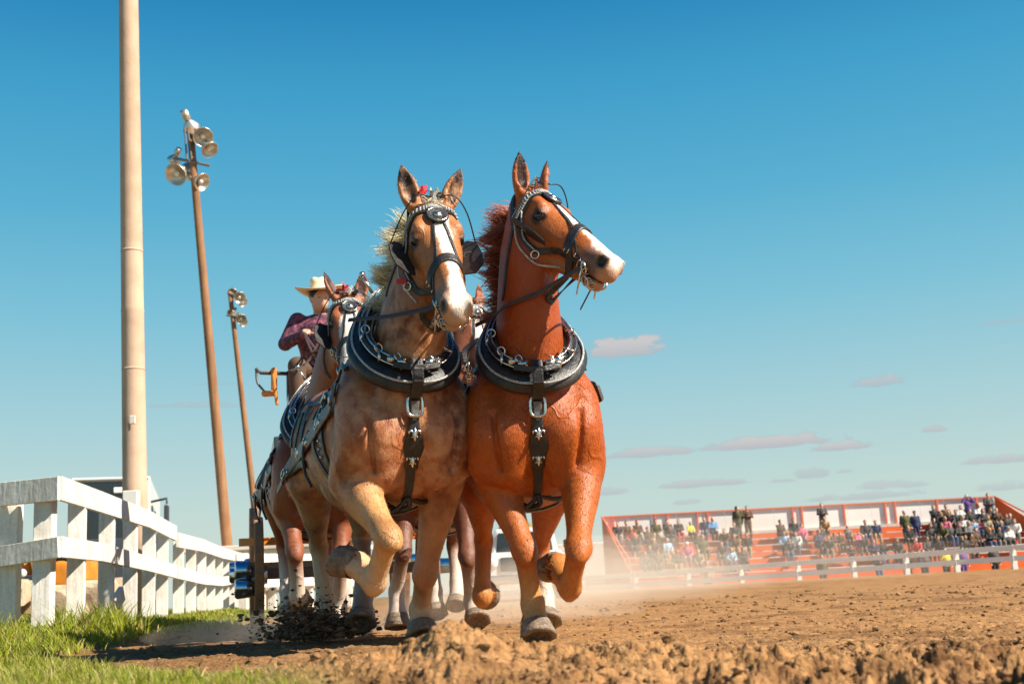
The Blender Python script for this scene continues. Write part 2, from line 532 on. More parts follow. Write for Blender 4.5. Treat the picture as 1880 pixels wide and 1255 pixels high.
def fast_mesh(name, V, F, material, parent=None, color=None, smooth=True):
    me = bpy.data.meshes.new(name)
    nf = len(F); k = F.shape[1]
    me.vertices.add(len(V)); me.vertices.foreach_set('co', V.astype(np.float32).ravel())
    me.loops.add(nf * k); me.loops.foreach_set('vertex_index', F.astype(np.int32).ravel())
    me.polygons.add(nf); me.polygons.foreach_set('loop_start', np.arange(0, nf * k, k, dtype=np.int32))
    try: me.polygons.foreach_set('loop_total', np.full(nf, k, dtype=np.int32))
    except Exception: pass
    me.update(calc_edges=True); me.validate()
    me.polygons.foreach_set('use_smooth', np.full(len(me.polygons), smooth, dtype=bool))
    if color is not None:
        ca = me.color_attributes.new('col', 'FLOAT_COLOR', 'POINT')
        c4 = np.ones((len(V), 4), dtype=np.float32); c4[:, :color.shape[1]] = color
        ca.data.foreach_set('color', c4.ravel())
    me.materials.append(material)
    o = bpy.data.objects.new(name, me); link(o)
    if parent is not None:
        o.parent = parent
        o.matrix_parent_inverse = Matrix.Translation(-Vector(parent_world(parent)))
    return o
# ------------------------------------------------------------------ ground (one sheet to the horizon)
def vnoise(x, y, seed=0):
    """smooth value noise on a lattice"""
    xi = np.floor(x).astype(np.int64); yi = np.floor(y).astype(np.int64); fx = x - xi; fy = y - yi
    def h(a, b):
        n = (a * 374761393 + b * 668265263 + seed * 1442695041) & 0xffffffff
        n = ((n ^ (n >> 13)) * 1274126177) & 0xffffffff
        return ((n ^ (n >> 16)) & 0xffff) / 65535.0
    u = fx * fx * (3 - 2 * fx); v = fy * fy * (3 - 2 * fy)
    return (h(xi, yi) * (1 - u) + h(xi + 1, yi) * u) * (1 - v) + (h(xi, yi + 1) * (1 - u) + h(xi + 1, yi + 1) * u) * v
def fbm(x, y, o=4, seed=0):
    s = 0; a = .5
    for i in range(o):
        s = s + a * vnoise(x * 2 ** i, y * 2 ** i, seed + i); a *= .5
    return s
def worley(x, y, seed=0):
    xi = np.floor(x); yi = np.floor(y); best = np.full(np.shape(x), 9.0)
    for dx in (-1, 0, 1):
        for dy in (-1, 0, 1):
            cx = xi + dx; cy = yi + dy
            def h(k):
                n = (cx.astype(np.int64) * 73856093 ^ cy.astype(np.int64) * 19349663 ^ (seed + k) * 83492791) & 0x7fffffff
                n = (n * 1103515245 + 12345) & 0x7fffffff
                return ((n >> 8) & 0xffff) / 65535.0
            best = np.minimum(best, (cx + h(1) - x) ** 2 + (cy + h(2) - y) ** 2)
    return np.sqrt(best)
def sstep(a, b, x):
    t = np.clip((x - a) / (b - a), 0, 1); return t * t * (3 - 2 * t)
MX = [-3.0, -.62, -.38, -.30, -.24, -.19, -.10, -.02, .06, .22, .50, .80, 1.3, 3.0]
MZ_ = [.00, .075, .105, .120, .145, .155, .142, .118, .092, .070, .052, .032, .008, .0]
def grass_mask(x, y):
    n = (fbm(x * 1.3 + 7, y * 1.3, 3, 5) - .45) * 1.1
    near = sstep(-.12, .12, (-.86 - (y - 3.6) * .58) - x + n * .5) * sstep(6.3, 5.2, y + n * 1.5)
    foot = sstep(-.15, .35, (-2.95 - (y - 8) * .10) - x + n * .7) * sstep(6.2, 7.2, y + n)
    return np.clip(np.maximum(near, foot), 0, 1)
def ground_z(x, y, fine=True):
    x = np.asarray(x, float); y = np.asarray(y, float)
    z = np.zeros(np.broadcast(x, y).shape)
    cr = np.interp(x, MX, MZ_)
    z = z + cr * np.exp(-((y - 3.15) / .42) ** 2) * (y < 3.15) + cr * np.exp(-((y - 3.15) / .60) ** 2) * (y >= 3.15)
    z = z - .10 * sstep(2.7, 1.7, y)
    g = grass_mask(x, y)
    z = z + g * .05 * sstep(3, 6, y) + .10 * sstep(-3.0, -4.0, x + (y - 8) * .12) * sstep(6, 9, y) * sstep(60, 40, y)
    z = z + (fbm(x * .7, y * .7, 3, 2) - .45) * .05 * sstep(40, 20, y)
    # berm of the far side of the track
    z = z + .06 * sstep(20, 45, y) * sstep(-2, 6, x)
    # ruts at the edge of the turf
    rut = np.exp(-((x + 1.9 + .2 * np.sin(y * 1.7)) / .8) ** 2) * sstep(4.4, 5.6, y) * sstep(10, 7.5, y)
    z = z + rut * (np.abs(fbm(x * 1.2 + 3, y * 3.2, 4, 8) - .48) * -.22 + .02)
    if fine:
        near = sstep(26, 4, y); mud = (1 - g)
        w1 = worley(x * 8, y * 8, 1); w2 = worley(x * 19 + 5, y * 19, 2); w3 = worley(x * 45, y * 45, 3)
        amp = (.35 + .50 * sstep(4.6, 3.2, y)) * (.5 + 1.2 * fbm(x * 1.7, y * 1.7, 2, 11))
        f1 = fbm(x * 6.5 + 3, y * 6.5, 5, 51); f2 = fbm(x * 15, y * 15 + 9, 4, 52); f3 = fbm(x * 34, y * 34, 3, 53)
        lum = (sstep(.42, .50, f1) * .020 + sstep(.52, .58, f1) * .018) * sstep(5.6, 3.6, y) + (sstep(.43, .50, f2) + sstep(.54, .60, f2)) * .015 * sstep(14, 4, y) + (sstep(.46, .52, f3) * .010 + sstep(.7, .1, w3) * .006) * sstep(9, 5, y)
        z = z + mud * near * amp * (lum - .030)
        z = z - mud * sstep(26, 20, y) * sstep(3.8, 5, y) * sstep(.62, .67, fbm(x * 9, y * 5, 3, 61)) * .018
        z = z + near * (fbm(x * 30, y * 30, 3, 4) - .45) * .010
        z = z + sstep(60, 30, y) * mud * (fbm(x * 3.5, y * 3.5, 4, 12) - .45) * .035
    return z
def build_ground():
    ya = np.concatenate([[-60, -20, -6, -2, 0, .8, 1.3], np.exp(np.linspace(math.log(1.6), math.log(70), 820)), [80, 95, 120, 160, 220, 320, 500, 900, 2000, 5000]])
    aa = np.concatenate([[-30, -12, -5, -2.5, -1.5, -1.0, -.75, -.6], np.linspace(-.5, .5, 760), [.6, .75, 1.0, 1.5, 2.5, 5, 12, 30]])
    Yg, Ag = np.meshgrid(ya, aa, indexing='ij')
    Xg = Ag * np.maximum(Yg, 1.6)
    Zg = ground_z(Xg, Yg)
    Zg = np.where(np.abs(Ag) > .55, ground_z(Xg, Yg, False), Zg)
    n, m = Yg.shape
    V = np.stack([Xg.ravel(), Yg.ravel(), Zg.ravel()], 1)
    i = np.arange(n - 1)[:, None] * m + np.arange(m - 1)[None]
    F = np.stack([i, i + 1, i + m + 1, i + m], -1).reshape(-1, 4)
    g = grass_mask(V[:, 0], V[:, 1])
    dry = fbm(V[:, 0] * 2.2, V[:, 1] * 2.2, 4, 21)
    dirt = np.array([.455, .250, .106]); damp = np.array([.17, .085, .036]); turf = np.array([.20, .17, .05])
    c = dirt + (damp - dirt) * (sstep(.52, .68, dry) * .55 + .75 * sstep(6.5, 3.0, V[:, 1]) * sstep(.50, .62, fbm(V[:, 0] * 5, V[:, 1] * 5, 4, 77)))[:, None].clip(0, 1)  # damp soil; towards the near mound also crevice shade put into the colour
    rut = np.exp(-((V[:, 0] + 2.1) / 1.3) ** 2) * sstep(4.5, 5.6, V[:, 1]) * sstep(11, 8, V[:, 1])
    c = c + (np.array([.20, .11, .05]) - c) * (rut * .75)[:, None]  # dark soil plus the shadow over the rut, put into the ground colour
    c = c + (turf - c) * (g * .85)[:, None]
    far = sstep(70, 160, V[:, 1])[:, None]
    c = c * (1 - far) + np.array([.30, .24, .13]) * far
    m_ = mat('track_soil', (1, 1, 1), rough=.95, spec=.12, attr=True, var=[(3.0, .35, (.70, .62, .54, 1)), (22, .55, (.50, .42, .36, 1), (1, 2.2, 1)), (70, .5, (.45, .38, .32, 1), (1, 1.6, 1))],
             bump=[(34, .55), (120, .5)])
    o = fast_mesh('ground', V, F, m_, None, c, smooth=True)
    tag(o, 'loose brown dirt track churned into clods', kind='structure')
build_ground()

def lumps(name, pts, sizes, cols, m_, label, kind='stuff', seed=3, flat=.75):
    """rough clods as one mesh"""
    bm = bmesh.new(); bmesh.ops.create_icosphere(bm, subdivisions=2, radius=1.0)
    bv = np.array([v.co[:] for v in bm.verts]); bf = np.array([[v.index for v in f.verts] for f in bm.faces]); bm.free()
    rs = np.random.RandomState(seed); n = len(pts); nv = len(bv)
    shapes = []
    for k in range(9):
        nn = np.array([mnoise.noise(Vector(tuple(q * 1.3 + k * 7.3))) + .6 * mnoise.noise(Vector(tuple(q * 3.1 + k * 3.3))) for q in bv])
        shapes.append(np.clip(bv * (1 + .75 * nn[:, None]), [-.8, -.85, -.7], [.9, .75, .8]))
    V = np.zeros((n, nv, 3)); F = np.zeros((n, len(bf), 3), int); C = np.zeros((n, nv, 3))
    for i in range(n):
        A = rs.normal(size=(3, 3)); Q, _ = np.linalg.qr(A)
        s_ = shapes[rs.randint(9)] @ Q * (sizes[i] * np.array([1, rs.uniform(.6, 1), flat * rs.uniform(.6, 1)]))
        V[i] = s_ + pts[i]; F[i] = bf + i * nv; C[i] = cols[i]
    o = fast_mesh(name, V.reshape(-1, 3), F.reshape(-1, 3), m_, None, C.reshape(-1, 3), smooth=False)
    tag(o, label, kind=kind); return o
M_CLOD = mat('clod_soil', (1, 1, 1), rough=.95, spec=.1, attr=True, var=[(60, .5, (.5, .42, .36, 1))], bump=[(90, .6)])
rs = np.random.RandomState(12)
N_ = 5500
Yc = np.exp(rs.uniform(math.log(2.3), math.log(20), N_)); Xc = rs.uniform(-.46, .46, N_) * Yc
gm = grass_mask(Xc, Yc); keep = gm < .5; Xc, Yc = Xc[keep], Yc[keep]
sz = np.clip(rs.lognormal(math.log(.0075), .6, len(Xc)), .003, .022) * np.where(Yc < 4.2, .8, np.clip(Yc / 9, .75, 1.5))
zc = ground_z(Xc, Yc) + sz * .25
cc = np.array([.42, .245, .115]) * rs.uniform(.35, 1.1, len(Xc))[:, None]
lumps('dirt_clods', np.stack([Xc, Yc, zc], 1), sz, cc, M_CLOD, 'dry dirt clods lying all over the track')
# dark soil thrown up by the hooves
n = 5200
ctr = at(585, 1170, 7.6)
P_ = ctr + rs.normal(0, 1, (n, 3)) * np.array([.125, .2, .075]); P_[:, 2] = ctr[2] + .0 + np.abs(rs.normal(0, .095, n)) * (1 - .4 * rs.rand(n))
P2 = at(545, 1130, 8.0) + rs.normal(0, 1, (300, 3)) * np.array([.18, .2, .10]); P_ = np.concatenate([P_, P2])
P_[:, 2] = np.maximum(P_[:, 2], ground_z(P_[:, 0], P_[:, 1], False) + .005)
s_ = np.clip(rs.lognormal(math.log(.0048), .7, len(P_)), .002, .028)
lumps('kicked_up_soil', P_, s_, np.array([.19, .11, .065]) * rs.uniform(.4, 1.5, len(P_))[:, None], M_CLOD, 'burst of dark damp soil thrown up beneath the hooves', seed=5)

# grass: single blades
M_GRASS = mat('grass_blades', (1, 1, 1), rough=.55, spec=.3, attr=True)
translucent(M_GRASS, .35)
def blades(name, X, Y, hgt, wid, colors, label, seed=1, lean=.35):
    rs = np.random.RandomState(seed); n = len(X)
    Z = ground_z(X, Y, False) - .01
    B = np.stack([X, Y, Z], 1); an = rs.uniform(0, 2 * math.pi, n)
    side = np.stack([np.cos(an), np.sin(an), np.zeros(n)], 1)
    ln = np.stack([rs.normal(0, 1, n), rs.normal(0, 1, n), np.zeros(n)], 1) * lean
    ln[:, 0] -= .12
    V = np.zeros((n, 8, 3))
    for k, (t, w_) in enumerate(((0, 1), (.4, .85), (.75, .5), (1.0, .08))):
        p = B + (np.array([0, 0, 1.]) * t + ln * t * t) * hgt[:, None]
        V[:, 2 * k] = p - side * (wid * w_)[:, None]; V[:, 2 * k + 1] = p + side * (wid * w_)[:, None]
    F = np.array([[0, 1, 3, 2], [2, 3, 5, 4], [4, 5, 7, 6]])[None] + (np.arange(n) * 8)[:, None, None]
    C = np.repeat(colors[:, None, :], 8, 1)
    o = fast_mesh(name, V.reshape(-1, 3), F.reshape(-1, 4), M_GRASS, None, C.reshape(-1, 3), smooth=False)
    tag(o, label, kind='stuff'); return o
def gcol(n, rs, dry):
    g1 = np.array([.15, .22, .018]); g2 = np.array([.42, .42, .030]); st = np.array([.66, .50, .22])
    t = rs.rand(n, 1); c = g1 * (1 - t) + g2 * t
    d = (rs.rand(n) < dry)[:, None]
    return np.where(d, st * rs.uniform(.6, 1.1, (n, 1)), c * rs.uniform(.7, 1.2, (n, 1)))
n = 150000
Y = np.exp(rs.uniform(math.log(2.2), math.log(6.6), n)); X = rs.uniform(-.62, .02, n) * Y
X[Y < 3.2] = (rs.uniform(-.62, .3, n) * Y)[Y < 3.2]
g = grass_mask(X, Y); pat = fbm(X * 2.5, Y * 2.5, 3, 31)
k = rs.rand(n) < g * np.clip((pat - .30) * 5, .15, 1); X, Y, pat, g = X[k], Y[k], pat[k], g[k]
hh_ = rs.uniform(.015, .05, len(X)) * (.6 + .8 * sstep(-.6, -2.2, X)) * (1 + .6 * (pat > .55))
blades('grass', X, Y, hh_, np.full(len(X), .0016) * rs.uniform(.7, 1.4, len(X)) * (Y / 3.5), gcol(len(X), rs, .22 + .5 * (np.clip(1.2 - g, 0, 1) > .45)), 'short yellow green grass with straw coloured blades in the near corner', 2)
n = 90000
Y = np.exp(rs.uniform(math.log(6.2), math.log(60), n)); X = -3.0 - (Y - 8) * .10 + rs.uniform(-3.2, .5, n) * np.clip(Y / 10, .8, 3)
g = grass_mask(X, Y); k = rs.rand(n) < g; X, Y = X[k], Y[k]
clump = fbm(X * 2.2, Y * 1.5, 3, 44)
hh_ = rs.uniform(.03, .085, len(X)) * (1 + 3.2 * sstep(.50, .72, clump) * sstep(16, 10, Y))
blades('fence_grass', X, Y, hh_, .0045 * rs.uniform(.7, 1.5, len(X)) * np.clip(Y / 9, .9, 3), gcol(len(X), rs, .10), 'taller green grass and weeds growing along the foot of the white fence', 3, .45)
# ------------------------------------------------------------------ setting: fences, poles, stands, vehicles
def gz(x, y): return float(ground_z(np.array([x]), np.array([y]), False)[0])
M_WHITEWOOD = mat('white_painted_wood', (.86, .82, .75), rough=.7, bump=[(30, .25, (1, 1, .15)), (9, .3)], var=[(2.5, .4, (.70, .65, .58, 1)), (24, .35, (.55, .45, .36), (1, 1, .15)), (50, .25, (.6, .55, .5, 1))])
M_RAILWHITE = mat('white_rail_paint', (.90, .86, .80), rough=.5, var=(3, .3, (.75, .68, .6, 1)))
M_CONC = mat('tan_concrete', (.58, .41, .29), rough=.8, bump=[(60, .2), (4, .1)], var=[(3, .4, (.75, .66, .58, 1)), (.7, .4, (.82, .75, .68, 1), (1, 1, .4)), (90, .25, (.6, .5, .42, 1))])
M_WOODPOLE = mat('weathered_pole_wood', (.31, .155, .068), rough=.85, bump=[(14, .6, (1, 1, .05))], var=[(8, .5, (.55, .45, .38, 1), (1, 1, .06)), (2, .4, (.65, .55, .5, 1))])
M_ORANGE = mat('orange_steel', (.86, .17, .035), rough=.55, var=(1.2, .35, (.75, .6, .55, 1)))
M_REDPOST = mat('red_painted_steel', (.80, .20, .11), rough=.5)
M_PLANK = mat('pale_aluminium_plank', (.74, .66, .58), rough=.45, metal=.0, var=(2, .35, (.7, .65, .6, 1)))
M_PANEL = mat('white_sheet_panel', (.90, .84, .78), rough=.6, var=(.5, .3, (.85, .78, .72, 1)))
M_GREYMET = mat('dull_grey_metal', (.16, .15, .14), rough=.55, var=(4, .4, (.6, .55, .5, 1)))
M_ALU = mat('spun_aluminium', (.62, .55, .46), rough=.38, metal=.8, bump=(30, .1))
M_GLASSDK = mat('dark_window', (.012, .016, .022), rough=.06, spec=.8)
M_TYRE = mat('tyre_rubber', (.02, .02, .02), rough=.85)
M_WHITEBODY = mat('white_vehicle_paint', (.75, .72, .66), rough=.3, coat=.4, var=(1.5, .3, (.8, .7, .6, 1)))
M_DARKBODY = mat('charcoal_vehicle_panel', (.05, .055, .065), rough=.3, coat=.3)
M_DOZER = mat('orange_plant_paint', (.80, .27, .02), rough=.45, var=(4, .5, (.55, .4, .3, 1)))
M_STONE = mat('pale_rock', (.58, .42, .28), rough=.9, bump=[(6, .8), (25, .5)], var=[(3, .5, (.6, .5, .42, 1))])
M_OLIVE = mat('olive_canvas', (.22, .20, .07), rough=.8, var=(3, .5, (.55, .5, .4, 1)))
M_LENS = mat('lamp_lens', (.85, .83, .78), rough=.15, spec=.8)

# near white board fence
def fence_near():
    root_l = at(78, 1157, 10.5)
    F = thing('board_fence', 'white wooden board fence with two rails on thick posts along the grass', 'fence', tuple(root_l))
    def Yof(px): return 2.51 / ((940 - px) / 2230 - .138) if px >= 100 else 10.51 + (100 - px) * .002
    base = [(-80, 1150), (15, 1152), (78, 1160), (138, 1150), (194, 1146), (238, 1143), (272, 1134), (297, 1131), (327, 1131), (350, 1131), (370, 1131), (387, 1130), (402, 1129), (414, 1126), (424, 1124), (433, 1122)]
    def ytop(x): return np.interp(x, [-80, 0, 100, 165, 255, 308, 312, 360, 397, 433], [898, 889, 877, 903, 937, 966, 978, 990, 1005, 1015])
    def ymid(x): return np.interp(x, [-80, 0, 106, 198, 314, 315, 360, 400, 433], [1018, 1006, 985, 1004, 1040, 1045, 1053, 1059, 1055])
    hw = .155
    for px, py in base:
        Y = Yof(px); b = at(px, py, Y); t = at(px, ytop(px) + 6, Y)
        mb = MB(); R = Matrix.Rotation(math.radians(14 if px >= 100 else 4), 3, 'Z')
        z1 = t[2]
        zb = gz(b[0], b[1]) - .1
        mb.box(((b[0]), b[1], (zb + z1) / 2), (hw, .15, z1 - zb), R=np.array(R))
        mb.build('post', M_WHITEWOOD, F, bevel=.006)
    pxs = [q[0] for q in base]
    CH_ = [-80, 15, 100, 165, 255, 308, 312, 360, 397, 433]
    pl = [at(q, 1000, Yof(q + .01))[:2] for q in CH_]; NRM = {}
    for i, q in enumerate(CH_):
        a = pl[max(i - 1, 0)]; b = pl[min(i + 1, len(pl) - 1)]; d1 = pl[i] - a; d2 = b - pl[i]
        dd = (d1 / (np.linalg.norm(d1) + 1e-9) + d2 / (np.linalg.norm(d2) + 1e-9)); dd /= np.linalg.norm(dd)
        NRM[q] = np.array([dd[1], -dd[0], 0]) * (1.35 if q == 100 else 1)
    for nm, fy, hh_ in (('top_rail', ytop, .205), ('mid_rail', ymid, .175)):
        for seg in ([-80, 15, 100], [100, 165], [165, 255], [255, 308], [312, 360], [360, 397], [397, 433]):
            mb = MB()
            for a, b in zip(seg[:-1], seg[1:]):
                pa = at(a, fy(a + .01), Yof(a)); pb = at(b, fy(b - .01), Yof(b))
                pa2 = pa + NRM[a] * .105 - np.array([0, 0, hh_ / 2]); pb2 = pb + NRM[b] * .105 - np.array([0, 0, hh_ / 2])
                mb.beam(pa2, pb2, .045, hh_, e=-.004)
            mb.build(nm, M_WHITEWOOD, F, bevel=.004)
    # leaning brace board by the fifth post
    mb = MB(); mb.beam(at(186, 1150, 12.6), at(224, 1088, 13.2), .05, .16); mb.build('brace_board', M_WHITEWOOD, F)
    # the fence runs on to the right behind the team
    prev = at(433, 1122, Yof(433))
    for k, px in enumerate((447, 462, 480, 500, 522, 545, 568, 592, 616, 640, 664)):
        Y = 25.6 + k * .35; b = at(px, 1119 - k * 1.2, Y); mb = MB()
        mb.box((b[0], b[1], b[2] + .55), (.17, .15, 1.2)); mb.build('post', M_WHITEWOOD, F, bevel=.006)
    for z_, h_ in ((1.05, .2), (.55, .18)):
        mb = MB(); a = at(436, 1121, 25.3); b = at(672, 1107, 29.6)
        mb.beam(a + [0, -.1, z_], b + [0, -.1, z_], .045, h_); mb.build('top_rail' if z_ > 1 else 'mid_rail', M_WHITEWOOD, F)
fence_near()

# tall smooth pole
b = at(250, 1120, 17.0); zb = gz(b[0], 17.0)
t_ = at(236, 0, 17.0); bb = at(248, 930, 17.0); d = (t_ - bb) / (t_[2] - bb[2])
base = bb - d * (bb[2] - zb)
PO = thing('utility_pole', 'thick smooth tan concrete pole standing tall behind the white fence, running out of the picture', 'pole', tuple(base))
mb = MB(); pts = [base + d * q for q in (-.1, 1.9, 1.91, 4.3, 4.33, 4.36, 5.6, 9, 12.5)]
mb.tube(pts, [.172, .168, .166, .158, .163, .157, .153, .143, .13], 32); mb.build('shaft', M_CONC, PO, smooth=True)
for q, rr in ((3.45, .162), (5.2, .1565)):
    mb = MB(); mb.tube([base + d * q, base + d * (q + .035)], rr, 32)
    mb.build('joint_band', M_CONC, PO, smooth=True)
q = at(243, 770, 16.8); mb = MB(); mb.box(q, (.09, .02, .12)); mb.build('number_plate', M_WHITEWOOD, PO, bevel=.01)
q = at(241, 922, 16.6); mb = MB(); mb.box(q, (.20, .14, .32)); mb.build('meter_box', M_RAILWHITE, PO, bevel=.01)

# floodlight poles
def bowl(parent, c_, ax, r, bal=True):
    ax = np.asarray(ax, float); ax /= np.linalg.norm(ax); mb = MB()
    mb.lathe(c_, -ax, [(r * .62, r * .22), (r * .5, r * .55), (r * .25, r * .85), (.004, r * .97), (0, r), (.01, r * 1.03), (r * .35, r * .92), (r * .8, r * .6), (r * 1.05, r * .35), (r * 1.1, r * .30)], 22)
    F = parent; lamp = mb.build('floodlight', M_ALU, F, smooth=True)
    mb = MB(); mb.lathe(c_ - ax * r * .05, -ax, [(0, .02), (r * .08, r * .2), (r * .3, r * .25), (r * .6, r * .14)], 12); mb.build('bulb', M_LENS, lamp, smooth=True)
    if bal:
        mb = MB(); e = c_ - ax * r * 1.05; mb.tube([e, e - ax * r * .35, e - ax * r * 1.3], [r * .34, r * .46, r * .44], 12); mb.build('ballast', M_ALU, lamp, smooth=True)
def flood_pole(label, base, top, rb, rt, lamps, arms):
    P = thing('floodlight_pole', label, 'light pole', tuple(base), 'floodlight poles')
    mb = MB(); n = 9; mb.tube([lerp(base - (top - base) * .01, top, k / n) for k in range(n + 1)], [rb + (rt - rb) * k / n for k in range(n + 1)], 16)
    mb.build('shaft', M_WOODPOLE, P, smooth=True)
    for a, b, r in arms:
        mb = MB(); mb.tube([a, b], r, 8); mb.build('cross_arm', M_GREYMET, P)
    for c_, ax, r in lamps: bowl(P, c_, ax, r)
Y1 = 35.0
lampsA = [(at(373, 252, Y1 - .35), (.35, -.75, -.60), .30), (at(386, 276, Y1 - .2), (.6, -.4, -.75), .27), (at(322, 321, Y1 - .4), (-.25, -.75, -.55), .34),
          (at(372, 335, Y1 - .1), (.75, -.35, -.5), .28), (at(318, 296, Y1 + .3), (-.5, .5, -.6), .2), (at(352, 236, Y1 + .2), (.2, .6, -.6), .26)]
flood_pole('leaning wooden floodlight pole with spun metal lamps, the nearer and taller one', at(427, 1112, Y1), at(349, 236, Y1), .165, .105, lampsA,
           [(at(318, 290, Y1 - .1), at(385, 304, Y1 - .1), .045), (at(338, 240, Y1 - .1), at(384, 262, Y1 - .1), .045), (at(339, 236, Y1 - .2), at(343, 292, Y1 - .2), .03), (at(345, 238, Y1 - .2), at(352, 294, Y1 - .2), .03)])
Y2 = 62.0
lampsB = [(at(440, 546, Y2 - .4), (.4, -.8, -.5), .30), (at(447, 556, Y2), (.7, -.3, -.6), .27), (at(427, 538, Y2), (.1, -.7, -.5), .26), (at(443, 586, Y2 - .3), (.4, -.7, -.6), .28), (at(448, 593, Y2), (.7, -.3, -.6), .24), (at(424, 575, Y2), (-.3, -.7, -.6), .22)]
flood_pole('leaning wooden floodlight pole, the smaller one farther off near the driver', at(487, 1105, Y2), at(422, 534, Y2), .19, .12, lampsB,
           [(at(416, 578, Y2 - .1), at(452, 584, Y2 - .1), .06), (at(418, 538, Y2 - .1), at(450, 548, Y2 - .1), .06)])

# rail fence on the far side of the track
def fence_far():
    def P(px, which):
        x = [860, 1085, 1280, 1463, 1665, 1880, 1990]
        top = [1071, 1058, 1045, 1031, 1017, 1001, 993]; low = [1092, 1076, 1064, 1051, 1036, 1021, 1013]; gr = [1112, 1094, 1085, 1074, 1062, 1048, 1041]
        return np.interp(px, x, {'t': top, 'l': low, 'g': gr}[which])
    def YY(px): return np.interp(px, [860, 1085, 1880, 1990], [60, 56, 47, 46])
    F = thing('rail_fence', 'long white two-rail track fence in front of the orange grandstand', 'fence', tuple(at(1463, 1074, YY(1463))))
    for px in (968, 1068, 1166, 1263, 1360, 1465, 1567, 1664, 1756, 1861, 1960):
        Y = YY(px); a = at(px + 3, P(px, 'g'), Y); t = at(px, P(px, 't') + 3, Y); t[0] = a[0]; t[1] = a[1]
        mb = MB(); mb.box((a[0], a[1], (a[2] - .3 + t[2]) / 2), (.20, .16, t[2] - a[2] + .3)); mb.build('post', M_RAILWHITE, F, bevel=.01)
    xs = [860, 968, 1068, 1166, 1263, 1360, 1465, 1567, 1664, 1756, 1861, 1990]
    for w_, nm in (('t', 'top_rail'), ('l', 'lower_rail')):
        for a, b in zip(xs[:-1], xs[1:]):
            mb = MB(); mb.beam(at(a, P(a, w_) + 2, YY(a) - .12), at(b, P(b, w_) + 2, YY(b) - .12), .07, .20, e=-.01); mb.build(nm, M_RAILWHITE, F, bevel=.01)
fence_far()

# grandstand
ST = {}
def grandstand():
    Yb, Yf = 66.0, 61.5
    G = thing('grandstand', 'long orange steel grandstand with pale plank seats and a white back wall', 'grandstand', tuple(at(1480, 1060, 64)))
    L0 = at(1107, 951, Yb); L1 = at(1822, 909, Yb)          # top corners of the back wall
    zt = (L0[2] + L1[2]) / 2
    xL, xR = L0[0], L1[0]
    zrow = [0.55 + .335 * k for k in range(7)]                # seat heights, front to back
    yrow = [Yf + .6 * k for k in range(7)]
    zrow = np.array(zrow); yrow = np.array(yrow)
    def ends(k): 
        t = k / 6.0; return xL + .9 * (1 - t), xR + 1.7 * (1 - t)
    # sections with an aisle between
    cuts = [0, .155, .17, .33, .345, .50, .515, .67, .685, .84, .855, 1.0]
    sect = [(cuts[i], cuts[i + 1]) for i in range(0, 12, 2)]
    for k in range(7):
        a, b = ends(k)
        mb = MB()
        mb.box(((a + b) / 2, yrow[k] + .30, zrow[k] - .26), (b - a, .04, .50)); mb.build('riser', M_ORANGE, G)
        for s0, s1 in sect:
            x0 = a + (b - a) * s0; x1 = a + (b - a) * s1
            mb = MB(); mb.box(((x0 + x1) / 2, yrow[k], zrow[k]), (x1 - x0, .26, .05)); mb.build('seat_plank', M_PLANK, G)
            mb = MB(); mb.box(((x0 + x1) / 2, yrow[k] + .14, zrow[k] - .40), (x1 - x0, .28, .04)); mb.build('foot_plank', M_PLANK, G)
    a, b = ends(0)
    mb = MB(); mb.box(((a + b) / 2, Yf - .35, .02), (b - a, .05, .75)); mb.build('front_panel', M_ORANGE, G)
    # back wall
    z0 = zrow[-1] + .12
    n = 16; xs = np.linspace(xL, xR, n + 1)
    for i in range(n):
        mb = MB(); mb.box(((xs[i] + xs[i + 1]) / 2, Yb + .05, (z0 + zt) / 2), (xs[i + 1] - xs[i] - .02, .03, zt - z0)); mb.build('back_panel', M_PANEL, G)
    mb = MB(); mb.box(((xL + xR) / 2, Yb - .05, z0), (xR - xL, .10, .09)); mb.build('wall_ledge', M_PLANK, G)
    mb = MB(); mb.box(((xL + xR) / 2, Yb - .02, zt), (xR - xL + .1, .08, .07)); mb.build('top_rail', M_REDPOST, G)
    for px in (1125, 1202, 1225, 1280, 1299, 1376, 1455, 1472, 1550, 1626, 1644, 1722, 1795, 1820):
        x = at(px, 940, Yb)[0]; mb = MB(); mb.box((x, Yb - .03, (z0 + zt) / 2 - .02), (.085, .08, zt - z0 + .1)); mb.build('wall_post', M_REDPOST, G)
    # sloping end panels
    for sg, x_ in ((0, None), (1, None)):
        mb = MB(); P0 = []
        for k in (0, 6):
            e = ends(k)[sg]; P0.append((e, yrow[k], zrow[k]))
        (x0, y0, z0_), (x1, y1, z1_) = P0
        o_ = .07 if sg else -.07
        pts = [(x0 + o_, y0 - .4, -.3), (x0 + o_, y0 - .4, z0_ + .35), (x1 + o_, Yb, zt), (x1 + o_, Yb, -.3)]
        V_ = pts + [(x + .05, y, z) for x, y, z in pts]
        mb.add(V_, [(0, 1, 2, 3), (7, 6, 5, 4), (0, 4, 5, 1), (1, 5, 6, 2), (2, 6, 7, 3), (3, 7, 4, 0)])
        mb.build('end_panel', M_ORANGE, G)
        mb = MB(); mb.tube([(x0 + o_, y0 - .4, z0_ + .9), (x1 + o_, Yb - .1, zt + .0)], .05, 8); mb.tube([(x0 + o_, y0 - .4, -.2), (x0 + o_, y0 - .4, z0_ + .9)], .05, 8); mb.build('hand_rail', M_REDPOST, G)
    ST.update(zrow=zrow, yrow=yrow, ends=ends, Yb=Yb)
grandstand()

